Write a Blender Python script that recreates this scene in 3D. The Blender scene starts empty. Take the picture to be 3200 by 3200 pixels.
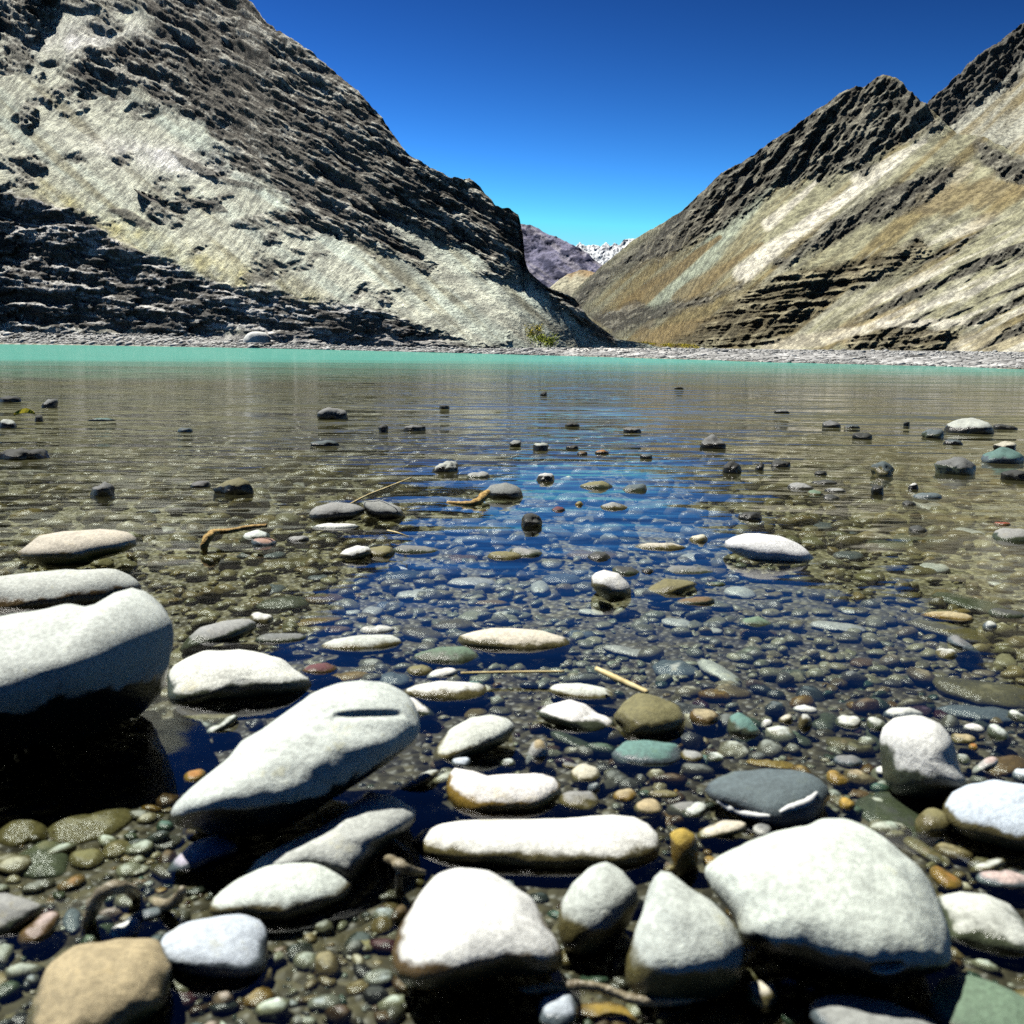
import bpy, math, random
import numpy as np
from mathutils import Vector, Matrix

# ------------------------------------------------------------------ camera, sky, sun, exposure
SC = bpy.context.scene
COL = SC.collection
CAM_H = 0.40
FN = 1.028                       # focal length in picture widths
PITCH = math.radians(9.02)
ROLL = math.radians(0.45)
SUN_EL, SUN_AZ = math.radians(62), math.radians(-52)     # azimuth from the view direction, negative = to the left

F_ = np.array((0, math.cos(PITCH), -math.sin(PITCH)))
R0 = np.array((1.0, 0, 0)); U0 = np.array((0, math.sin(PITCH), math.cos(PITCH)))
R_ = math.cos(ROLL) * R0 + math.sin(ROLL) * U0
U_ = -math.sin(ROLL) * R0 + math.cos(ROLL) * U0
CAM = np.array((0, 0, CAM_H))

cam = bpy.data.cameras.new('camera'); cam_o = bpy.data.objects.new('camera', cam); COL.objects.link(cam_o)
cam.sensor_width = 36; cam.lens = 36 * FN; cam.clip_start = 0.02; cam.clip_end = 60000
cam_o.matrix_world = Matrix(((R_[0], U_[0], -F_[0], 0), (R_[1], U_[1], -F_[1], 0), (R_[2], U_[2], -F_[2], CAM_H), (0, 0, 0, 1)))
cam.dof.use_dof = True; cam.dof.focus_distance = 6.0; cam.dof.aperture_fstop = 13
SC.camera = cam_o

world = bpy.data.worlds.new('World'); SC.world = world; world.use_nodes = True
wn = world.node_tree; bg = wn.nodes['Background']
sky = wn.nodes.new('ShaderNodeTexSky'); sky.sky_type = 'NISHITA'; sky.sun_disc = False
sky.sun_elevation = SUN_EL; sky.sun_rotation = SUN_AZ
sky.altitude = 3200; sky.air_density = 1.0; sky.dust_density = 0.0; sky.ozone_density = 5.0
def _vm(op, a, v):
    n = wn.nodes.new('ShaderNodeVectorMath'); n.operation = op; wn.links.new(a, n.inputs[0]); n.inputs[1].default_value = v; return n.outputs[0]
gam = wn.nodes.new('ShaderNodeGamma'); gam.inputs[1].default_value = 3.7          # the photograph's hard contrast, over the whole sky alike
wn.links.new(_vm('MINIMUM', _vm('MULTIPLY', sky.outputs[0], (0.135, 0.135, 0.135)), (1, 1, 1)), gam.inputs[0])
wn.links.new(_vm('MINIMUM', _vm('MULTIPLY', gam.outputs[0], (130, 80, 25)), (8.2, 10.0, 13.0)), bg.inputs[0]); bg.inputs[1].default_value = 0.05

sun = bpy.data.lights.new('sun', 'SUN'); sun.energy = 5.0; sun.angle = math.radians(0.53); sun.color = (1.0, 0.965, 0.90)
sun_o = bpy.data.objects.new('sun', sun); COL.objects.link(sun_o)
sdir = Vector((math.sin(SUN_AZ) * math.cos(SUN_EL), math.cos(SUN_AZ) * math.cos(SUN_EL), math.sin(SUN_EL)))
sun_o.rotation_euler = sdir.to_track_quat('Z', 'Y').to_euler()
SC.view_settings.view_transform = 'Standard'; SC.view_settings.look = 'None'
SC.view_settings.exposure = 0.7; SC.view_settings.gamma = 1.0
SC.cycles.max_bounces = 4; SC.cycles.diffuse_bounces = 0; SC.cycles.glossy_bounces = 2; SC.cycles.use_adaptive_sampling = True; SC.cycles.adaptive_threshold = 0.015; SC.cycles.use_denoising = False; SC.cycles.transparent_max_bounces = 8; SC.cycles.caustics_reflective = False
SC.cycles.sample_clamp_indirect = 4.0; SC.cycles.sample_clamp_direct = 4.0

# ------------------------------------------------------------------ helpers
rnd = random.Random(7); nrs = np.random.RandomState(11)

def rays(px, py):
    """direction of the sight line through a point of the photograph (3200 px units), not normalised"""
    x = (np.asarray(px, float) / 3200 - 0.5) / FN; y = (0.5 - np.asarray(py, float) / 3200) / FN
    return F_ + x[..., None] * R_ + y[..., None] * U_

def on_height(px, py, z):
    d = rays(px, py); t = (z - CAM_H) / d[..., 2]
    return CAM + d * t[..., None]

def at_range(px, py, r):
    d = rays(px, py); h = np.hypot(d[..., 0], d[..., 1])
    return CAM + d / h[..., None] * np.asarray(r)[..., None]

def _hash(ix, iy, seed):
    n = (ix.astype(np.int64) * 374761393 + iy.astype(np.int64) * 668265263 + seed * 974634777) & 0xffffffff
    n = ((n ^ (n >> 13)) * 1274126177) & 0xffffffff
    n = ((n ^ (n >> 15)) * 2246822519) & 0xffffffff
    return ((n ^ (n >> 16)) & 0xffff) / 32767.5 - 1

def vn(x, y, seed=0):
    ix = np.floor(x); iy = np.floor(y); fx = x - ix; fy = y - iy
    ux = fx * fx * fx * (fx * (fx * 6 - 15) + 10); uy = fy * fy * fy * (fy * (fy * 6 - 15) + 10)
    a = _hash(ix, iy, seed); b = _hash(ix + 1, iy, seed); c = _hash(ix, iy + 1, seed); d = _hash(ix + 1, iy + 1, seed)
    return (a + (b - a) * ux) * (1 - uy) + (c + (d - c) * ux) * uy

def fbm(x, y, oct=4, seed=0, gain=0.5, ridged=False):
    s = 0; a = 1; t = 0; c, n = math.cos(0.6), math.sin(0.6)
    for k in range(oct):
        v = vn(x, y, seed + k * 17)
        if ridged: v = 1 - 2 * np.abs(v)
        s = s + a * v; t += a; a *= gain
        x, y = (x * c - y * n) * 2.03 + 13.7, (x * n + y * c) * 2.03 - 7.1
    return s / t

def fbm3(p, scale, oct=3, seed=0):
    """cheap solid noise from three planes"""
    q = p * scale
    return (fbm(q[..., 0], q[..., 1], oct, seed) + fbm(q[..., 1] + 31, q[..., 2], oct, seed + 5) + fbm(q[..., 2] - 17, q[..., 0], oct, seed + 9)) / 1.8

def sstep(a, b, x):
    t = np.clip((x - a) / (b - a), 0, 1); return t * t * (3 - 2 * t)

def lerp3(a, b, m):
    return a + (np.asarray(b) - a) * m[..., None]

def inside(px, py, poly):
    r = np.zeros(px.shape, bool); n = len(poly)
    for i in range(n):
        x0, y0 = poly[i]; x1, y1 = poly[(i + 1) % n]
        if y0 == y1: continue
        c = ((y0 > py) != (y1 > py)) & (px < (x1 - x0) * (py - y0) / (y1 - y0) + x0)
        r ^= c
    return r

def soft(px, py, poly, warp=22, k=5, seed=0, scale=60):
    m = 0
    for i in range(k):
        wx = fbm(px / scale, py / scale, 4, seed + i * 3) * warp * 1.6; wy = fbm(px / scale, py / scale, 4, seed + 50 + i * 3) * warp * 1.6
        o = (i - (k - 1) / 2) / k * warp
        m = m + inside(px + wx + o, py + wy + o * 0.7, poly)
    return m / k

def mesh_obj(name, verts, faces, mat, parent=None, smooth=True, colors=None):
    me = bpy.data.meshes.new(name)
    verts = np.asarray(verts, np.float32).reshape(-1, 3); faces = np.asarray(faces)
    if faces.ndim == 2:
        nf, k = faces.shape
        me.vertices.add(len(verts)); me.vertices.foreach_set('co', verts.ravel())
        me.loops.add(nf * k); me.loops.foreach_set('vertex_index', faces.astype(np.int32).ravel())
        me.polygons.add(nf); me.polygons.foreach_set('loop_start', np.arange(0, nf * k, k, dtype=np.int32))
        try: me.polygons.foreach_set('loop_total', np.full(nf, k, np.int32))
        except Exception: pass
        me.update(calc_edges=True); me.validate()
    if smooth: me.polygons.foreach_set('use_smooth', np.ones(len(me.polygons), bool))
    if colors is not None:
        at = me.color_attributes.new('tint', 'FLOAT_COLOR', 'POINT')
        c = np.ones((len(verts), 4), np.float32); c[:, :3] = np.asarray(colors).reshape(-1, 3)
        at.data.foreach_set('color', c.ravel())
    me.materials.append(mat)
    o = bpy.data.objects.new(name, me); COL.objects.link(o)
    if parent: o.parent = parent
    return o

def grid_faces(nr, nc, wrap=False):
    i = np.arange(nr - 1)[:, None] * nc; m = nc if wrap else nc - 1
    j = np.arange(m)[None, :]; j2 = (j + 1) % nc
    return np.stack([i + j, i + j2, i + nc + j2, i + nc + j], -1).reshape(-1, 4)

def tag(o, label=None, cat=None, group=None, kind=None):
    for k, v in (('label', label), ('category', cat), ('group', group), ('kind', kind)):
        if v: o[k] = v
    return o

# ------------------------------------------------------------------ materials
class NT:
    def __init__(s, name):
        s.m = bpy.data.materials.new(name); s.m.use_nodes = True; s.t = s.m.node_tree
        for n in list(s.t.nodes): s.t.nodes.remove(n)
        s.out = s.n('ShaderNodeOutputMaterial')
    def n(s, kind, **kw):
        n = s.t.nodes.new(kind)
        for k, v in kw.items(): setattr(n, k, v)
        return n
    def l(s, a, b): s.t.links.new(a, b)
    def math(s, op, a, b=None, clamp=False):
        n = s.n('ShaderNodeMath', operation=op, use_clamp=clamp)
        for i, v in enumerate((a, b)):
            if v is None: continue
            if hasattr(v, 'is_linked'): s.l(v, n.inputs[i])
            else: n.inputs[i].default_value = v
        return n.outputs[0]
    def mix(s, f, a, b, blend='MIX'):
        n = s.n('ShaderNodeMix', data_type='RGBA', blend_type=blend)
        for i, v in ((0, f), (6, a), (7, b)):
            if hasattr(v, 'is_linked'): s.l(v, n.inputs[i])
            else: n.inputs[i].default_value = v if i == 0 else (*v, 1) if len(v) == 3 else v
        return n.outputs[2]
    def noise(s, vec, scale, detail=4, rough=0.55, dim='3D'):
        n = s.n('ShaderNodeTexNoise', noise_dimensions=dim); s.l(vec, n.inputs['Vector'])
        n.inputs['Scale'].default_value = scale; n.inputs['Detail'].default_value = detail; n.inputs['Roughness'].default_value = rough
        return n
    def ramp(s, fac, a, b):
        n = s.n('ShaderNodeMapRange', interpolation_type='SMOOTHSTEP'); s.l(fac, n.inputs[0])
        n.inputs[1].default_value = a; n.inputs[2].default_value = b
        return n.outputs[0]
    def bump(s, h, strength, dist, normal=None):
        n = s.n('ShaderNodeBump'); s.l(h, n.inputs['Height']); n.inputs['Strength'].default_value = strength; n.inputs['Distance'].default_value = dist
        if normal is not None: s.l(normal, n.inputs['Normal'])
        return n.outputs[0]
    def bsdf(s, color, rough, normal=None, spec=0.3):
        n = s.n('ShaderNodeBsdfPrincipled')
        for i, v in (('Base Color', color), ('Roughness', rough), ('Specular IOR Level', spec)):
            if hasattr(v, 'is_linked'): s.l(v, n.inputs[i])
            else: n.inputs[i].default_value = (*v, 1) if isinstance(v, tuple) else v
        if normal is not None: s.l(normal, n.inputs['Normal'])
        s.l(n.outputs[0], s.out.inputs[0])
        return n

def mountain_material(name, bump_scale, strength=0.5):
    t = NT(name); geo = t.n('ShaderNodeNewGeometry'); at = t.n('ShaderNodeAttribute', attribute_name='tint')
    n1 = t.noise(geo.outputs['Position'], bump_scale, 6, 0.78)
    f = t.ramp(n1.outputs[0], 0.40, 0.60)
    dark = t.mix(1.0, at.outputs[0], (0.55, 0.55, 0.56), 'MULTIPLY'); lite = t.mix(1.0, at.outputs[0], (1.28, 1.28, 1.25), 'MULTIPLY')
    c = t.mix(f, dark, lite)
    t.bsdf(c, 0.9, t.bump(n1.outputs[0], strength, 2.6 / bump_scale), 0.1)
    return t.m

def stone_colour(t, dry, wet, vec, rand, scale, lo=-0.003, hi=0.010, line=None, side=0.034):
    geo = t.n('ShaderNodeNewGeometry'); sep = t.n('ShaderNodeSeparateXYZ'); t.l(geo.outputs['Position'], sep.inputs[0])
    add = t.n('ShaderNodeVectorMath', operation='ADD'); t.l(vec, add.inputs[0])
    if rand is not None:
        sc = t.math('MULTIPLY', rand, 37.0); t.l(sc, add.inputs[1])
    v = add.outputs[0]
    big = t.noise(v, scale, 3, 0.6); fine = t.noise(v, scale * 6, 3, 0.7); tiny = t.noise(v, scale * 24, 1, 0.6)
    wn_ = big
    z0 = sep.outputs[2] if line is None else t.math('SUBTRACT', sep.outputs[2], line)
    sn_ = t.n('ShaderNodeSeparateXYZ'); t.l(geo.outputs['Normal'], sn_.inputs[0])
    z0 = t.math('ADD', z0, t.math('MULTIPLY', t.math('SUBTRACT', sn_.outputs[2], 0.72), side))      # steep sides stay wet longer; the tint also paints shade onto undersides
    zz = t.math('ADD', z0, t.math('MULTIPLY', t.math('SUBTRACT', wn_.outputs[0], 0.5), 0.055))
    w = t.ramp(zz, lo, hi)                                      # 0 wet and painted underside shade, 1 dry
    m1 = t.math('ADD', 0.58, t.math('MULTIPLY', big.outputs[0], 0.8))
    m2 = t.math('ADD', 0.70, t.math('MULTIPLY', t.ramp(fine.outputs[0], 0.33, 0.67), 0.36))
    c = t.mix(w, wet, dry)
    g = t.n('ShaderNodeCombineXYZ'); mm = t.math('MULTIPLY', m1, m2)
    for i in range(3): t.l(mm, g.inputs[i])
    c = t.mix(1.0, c, g.outputs[0], 'MULTIPLY')
    st_ = t.ramp(t.math('ADD', big.outputs[0], t.math('MULTIPLY', fine.outputs[0], 0.5)), 0.86, 0.98)
    c = t.mix(t.math('MULTIPLY', st_, 0.55), c, t.mix(1.0, c, (0.62, 0.56, 0.38), 'MULTIPLY'))
    sp = t.ramp(tiny.outputs[0], 0.57, 0.66)
    c = t.mix(t.math('MULTIPLY', sp, 0.35), c, (0.05, 0.055, 0.05))
    rough = t.math('ADD', 0.20, t.math('MULTIPLY', w, 0.58))
    return c, rough, big, fine, tiny, w

def stone_material():
    t = NT('river_stone'); oi = t.n('ShaderNodeObjectInfo'); tc = t.n('ShaderNodeTexCoord')
    wet = t.n('ShaderNodeAttribute', attribute_type='OBJECT', attribute_name='wet_shade_tint'); wl = t.n('ShaderNodeAttribute', attribute_type='OBJECT', attribute_name='wet_line')
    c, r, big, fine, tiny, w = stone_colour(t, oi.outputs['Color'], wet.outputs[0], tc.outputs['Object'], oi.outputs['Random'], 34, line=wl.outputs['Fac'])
    nb = t.bump(t.math('ADD', fine.outputs[0], t.math('MULTIPLY', tiny.outputs[0], 0.5)), 0.32, 0.004)
    t.bsdf(c, r, nb, 0.4)
    return t.m

def pebble_material():
    t = NT('wet_pebble'); at = t.n('ShaderNodeAttribute', attribute_name='tint'); geo = t.n('ShaderNodeNewGeometry')
    wet = t.mix(1.0, at.outputs[0], (0.34, 0.32, 0.22), 'MULTIPLY')
    c, r, big, fine, tiny, w = stone_colour(t, at.outputs[0], wet, geo.outputs['Position'], None, 60, -0.004, 0.012)
    t.bsdf(c, r, t.bump(fine.outputs[0], 0.4, 0.003), 0.5)
    return t.m

def grey_mul(t, c, k):
    g = t.n('ShaderNodeCombineXYZ')
    for i in range(3): t.l(k, g.inputs[i])
    return t.mix(1.0, c, g.outputs[0], 'MULTIPLY')

def ground_material():
    t = NT('river_gravel'); at = t.n('ShaderNodeAttribute', attribute_name='tint'); geo = t.n('ShaderNodeNewGeometry')
    v1 = t.n('ShaderNodeTexVoronoi'); t.l(geo.outputs['Position'], v1.inputs['Vector']); v1.inputs['Scale'].default_value = 70; v1.inputs['Randomness'].default_value = 1
    n1 = t.noise(geo.outputs['Position'], 9, 3, 0.6)
    hs = t.n('ShaderNodeRGBToBW'); t.l(v1.outputs['Color'], hs.inputs[0])
    k = t.math('MULTIPLY', t.math('ADD', 0.25, t.math('MULTIPLY', hs.outputs[0], 1.6)), t.math('ADD', 0.5, n1.outputs[0]))
    t.bsdf(grey_mul(t, at.outputs[0], k), 0.5, t.bump(t.math('SUBTRACT', 1.0, v1.outputs['Distance']), 0.9, 0.012), 0.3)
    return t.m

def bank_material():
    t = NT('bank_gravel'); at = t.n('ShaderNodeAttribute', attribute_name='tint'); geo = t.n('ShaderNodeNewGeometry')
    v1 = t.n('ShaderNodeTexVoronoi'); t.l(geo.outputs['Position'], v1.inputs['Vector']); v1.inputs['Scale'].default_value = 4.5
    v2 = t.n('ShaderNodeTexVoronoi'); t.l(geo.outputs['Position'], v2.inputs['Vector']); v2.inputs['Scale'].default_value = 1.6
    h1 = t.n('ShaderNodeRGBToBW'); t.l(v1.outputs['Color'], h1.inputs[0]); h2 = t.n('ShaderNodeRGBToBW'); t.l(v2.outputs['Color'], h2.inputs[0])
    k = t.math('MULTIPLY', t.math('ADD', 0.2, t.math('MULTIPLY', h1.outputs[0], 1.6)), t.math('ADD', 0.5, h2.outputs[0]))
    hh = t.math('ADD', t.math('MULTIPLY', v1.outputs['Distance'], -0.35), t.math('MULTIPLY', v2.outputs['Distance'], -0.6))
    t.bsdf(grey_mul(t, at.outputs[0], k), 0.85, t.bump(hh, 1.0, 0.5), 0.15)
    return t.m

def water_material():
    t = NT('water'); geo = t.n('ShaderNodeNewGeometry'); pos = geo.outputs['Position']
    sep = t.n('ShaderNodeSeparateXYZ'); t.l(pos, sep.inputs[0])
    ln = t.n('ShaderNodeVectorMath', operation='LENGTH'); t.l(pos, ln.inputs[0]); dist = ln.outputs['Value']
    def stretched(sx, sy):
        m = t.n('ShaderNodeVectorMath', operation='MULTIPLY'); t.l(pos, m.inputs[0]); m.inputs[1].default_value = (sx, sy, 1)
        return m.outputs[0]
    rip = t.noise(stretched(0.45, 1.0), 17, 1, 0.5, '2D')             # small ripples
    wav = t.noise(stretched(0.35, 1.0), 4.6, 1, 0.5, '2D')            # longer wavelets
    swl = t.noise(stretched(0.25, 1.0), 0.9, 3, 0.6, '2D')           # river surface further out
    calm = t.noise(stretched(0.4, 1.0), 0.55, 1, 0.5, '2D')           # patches of calm and breeze
    breeze = t.ramp(calm.outputs[0], 0.35, 0.65)
    a1 = t.math('ADD', 0.0005, t.math('MULTIPLY', t.ramp(dist, 1.2, 7.0), t.math('ADD', 0.0018, t.math('MULTIPLY', breeze, 0.0045))))
    a2 = t.math('MULTIPLY', t.ramp(dist, 1.0, 5.0), t.math('ADD', 0.010, t.math('MULTIPLY', breeze, 0.036)))
    a3 = t.math('MULTIPLY', t.ramp(dist, 2.2, 10.0), 0.18)
    h = t.math('ADD', t.math('MULTIPLY', rip.outputs[0], a1), t.math('ADD', t.math('MULTIPLY', wav.outputs[0], a2), t.math('MULTIPLY', swl.outputs[0], a3)))
    nb = t.bump(h, 1.0, 1.0)
    fr = t.n('ShaderNodeFresnel'); fr.inputs['IOR'].default_value = 1.5; t.l(nb, fr.inputs['Normal'])
    tr = t.n('ShaderNodeBsdfTransparent'); tr.inputs[0].default_value = (0.93, 0.97, 0.93, 1)
    df = t.n('ShaderNodeBsdfDiffuse'); df.inputs[0].default_value = (0.095, 0.30, 0.245, 1)
    t.l(nb, df.inputs['Normal'])
    tn = t.noise(stretched(0.12, 1.0), 0.35, 3, 0.5, '2D')
    wob = t.math('MULTIPLY', t.math('SUBTRACT', tn.outputs[0], 0.5), 12.0)
    turb = t.ramp(t.math('ADD', dist, wob), 8.0, 30.0)
    murk_refl = t.math('MULTIPLY', t.ramp(t.math('ADD', dist, t.math('MULTIPLY', wob, 0.12)), 1.8, 6.5), 0.72)      # murky deeper water; its olive also paints in the mountains' reflection
    mk = t.n('ShaderNodeBsdfDiffuse'); mk.inputs[0].default_value = (0.14, 0.138, 0.068, 1)
    b0 = t.n('ShaderNodeMixShader'); t.l(murk_refl, b0.inputs[0]); t.l(tr.outputs[0], b0.inputs[1]); t.l(mk.outputs[0], b0.inputs[2])
    body = t.n('ShaderNodeMixShader'); t.l(turb, body.inputs[0]); t.l(b0.outputs[0], body.inputs[1]); t.l(df.outputs[0], body.inputs[2])
    gl = t.n('ShaderNodeBsdfGlossy'); gl.inputs['Roughness'].default_value = 0.045; t.l(nb, gl.inputs['Normal'])
    mx = t.n('ShaderNodeMixShader'); t.l(t.math('MULTIPLY', fr.outputs[0], t.math('SUBTRACT', 1.0, t.math('MULTIPLY', turb, 0.62))), mx.inputs[0]); t.l(body.outputs[0], mx.inputs[1]); t.l(gl.outputs[0], mx.inputs[2])
    t.l(mx.outputs[0], t.out.inputs[0])
    return t.m

def plain_material(name, a, b, scale, rough=0.8, bump=0.3, dist=0.01, spec=0.2, coord='Object'):
    t = NT(name); tc = t.n('ShaderNodeTexCoord'); n = t.noise(tc.outputs[coord], scale, 5, 0.6)
    t.bsdf(t.mix(t.ramp(n.outputs[0], 0.3, 0.7), a, b), rough, t.bump(n.outputs[0], bump, dist), spec)
    return t.m

M_STONE = stone_material(); M_PEBBLE = pebble_material(); M_GROUND = ground_material(); M_BANK = bank_material(); M_WATER = water_material()
M_NEAR = mountain_material('mountain_rock', 0.55); M_FAR = mountain_material('distant_rock', 0.02, 0.3)

# ------------------------------------------------------------------ the mountains
C1 = lambda pts: [(x * 0.8282, y * 0.8282) for x, y in pts]
C2 = lambda pts: [(1600 + x * 0.8282, y * 0.8282) for x, y in pts]
VC = lambda pts: [(1550 + x * 0.3623, 650 + y * 0.3623) for x, y in pts]
def itp(x, pts):
    p = sorted(pts); return np.interp(x, [a for a, b in p], [b for a, b in p])

def columns(x0, x1, step, lo=None, hi=None, n_out=50):
    c = np.arange(max(x0, -40), min(x1, 3240) + 1, step)
    if x0 < -40: c = np.concatenate([-40 - (np.linspace(1, 0, n_out, endpoint=False) ** 1.5) * (-40 - x0), c])
    if x1 > 3240: c = np.concatenate([c, 3240 + (np.linspace(0, 1, n_out + 1)[1:] ** 1.5) * (x1 - 3240)])
    return c

def mountain(name, label, sil, base, rb, xs, nv, field, mat, smooth=True):
    S = itp(xs, sil); B = itp(xs, base); RB = itp(xs, rb)
    S = np.minimum(S, B - 4)
    S = S + fbm(xs / 55, xs * 0 + 3.1, 5, 77, 0.6) * 9 * np.clip((B - S) / 300, 0.1, 1)
    v = np.linspace(0, 1, nv)[:, None]
    PY = B + (S - B) * v; PX = np.broadcast_to(xs, PY.shape)
    D = rays(PX, PY); hor = np.hypot(D[..., 0], D[..., 1])
    f = field(PX, PY, v)
    # range of the slope above every column: walk uphill with the local steepness, smooth across the columns
    ng = 150; q = np.linspace(0, (B - S).max(), ng)[:, None]; GPY = B - q; GPX = np.broadcast_to(xs, GPY.shape)
    Dg = rays(GPX, GPY); te = Dg[..., 2] / np.hypot(Dg[..., 0], Dg[..., 1])
    ts = field(GPX, GPY, np.ones_like(q))['slope']
    lr = np.cumsum(np.diff(te, axis=0, prepend=te[:1]) / np.maximum(ts - te, 0.14), axis=0)
    for w in (31, 21, 11):
        pad = np.pad(lr, ((0, 0), (w // 2, w // 2)), mode='edge'); cs = np.cumsum(np.pad(pad, ((0, 0), (1, 0))), axis=1)
        lr = (cs[:, w:] - cs[:, :-w]) / w
    RBs = np.convolve(np.pad(RB, 30, mode='edge'), np.ones(61) / 61, 'valid')
    r = np.stack([np.interp(B[i] - PY[:, i], q[:, 0], lr[:, i]) for i in range(len(xs))], 1)
    r = RBs * np.exp(r)
    P = CAM + D / hor[..., None] * r[..., None]
    rad = D.copy(); rad[..., 2] = 0; rad /= hor[..., None]
    nrm = -rad * 0.70; nrm[..., 2] = 0.71
    P = P + nrm * (f['disp'] * r / 3290)[..., None] - rad * (f['relief'] * r / 3290)[..., None]
    # far side of the mountain
    k = np.linspace(0, 1, 9)[1:, None, None]
    back = np.repeat(P[-1:], 8, 0) + rad[-1:] * (r[-1:] * 0.9)[..., None] * k
    back[..., 2] = P[-1:, :, 2] * (1 - k[..., 0] ** 1.3) - 1
    V = np.concatenate([P, back]); C = np.concatenate([f['color'], np.repeat(f['color'][-1:], 8, 0)])
    o = mesh_obj(name, V, grid_faces(*V.shape[:2]), mat, smooth=smooth, colors=np.clip(C, 0.01, 0.9))
    tag(o, label, 'mountain', kind='structure')
    return PX, PY, P

def streaks(px, py, ang, la, lb, seed, oct=4):
    c, s = math.cos(math.radians(ang)), math.sin(math.radians(ang))
    return fbm((px * c + py * s) / la, (-px * s + py * c) / lb, oct, seed)

# --- left mountain
LEFT_ROCK = [C1([(520, -60), (545, 60), (560, 110), (420, 160), (270, 225), (240, 285), (330, 330), (430, 300), (540, 330), (600, 385), (690, 440), (740, 455),
                 (860, 560), (840, 600), (900, 650), (1000, 690), (1110, 780), (1000, 830), (1080, 870), (1250, 890), (1380, 930), (1500, 960), (1640, 1020),
                 (1560, 930), (1480, 880), (1420, 820), (1560, 860), (1700, 930), (1790, 950), (1870, 1050), (1900, 960), (1932, 1010), (2030, 1090), (2130, 1180), (2250, 1290), (2350, 1300),
                 (2260, 1200), (2150, 1060), (2010, 900), (1990, 760), (1900, 700), (1500, 480), (1000, -60)]),
             C1([(-900, -300), (300, -300), (230, 20), (120, 110), (0, 135), (-400, 200), (-900, 200)])]
LEFT_BENCH = [C1([(-2600, 640), (-200, 660), (0, 705), (180, 770), (300, 800), (400, 880), (470, 925), (620, 975), (760, 1045), (880, 1080), (1000, 1100), (1200, 1130),
                  (1400, 1170), (1550, 1210), (1650, 1255), (1750, 1310), (1900, 1330), (2060, 1350), (1000, 1330), (930, 1245), (780, 1272), (300, 1255), (0, 1252), (-2600, 1240)])]
LEFT_LEDGE = [C1([(630, 560), (700, 590), (860, 670), (1000, 700), (980, 720), (860, 690), (760, 660), (690, 620)]),
              C1([(620, 765), (720, 745), (830, 760), (860, 800), (800, 800), (720, 775)]),
              C1([(400, 790), (480, 785), (570, 840), (560, 870), (480, 830)])]

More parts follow.
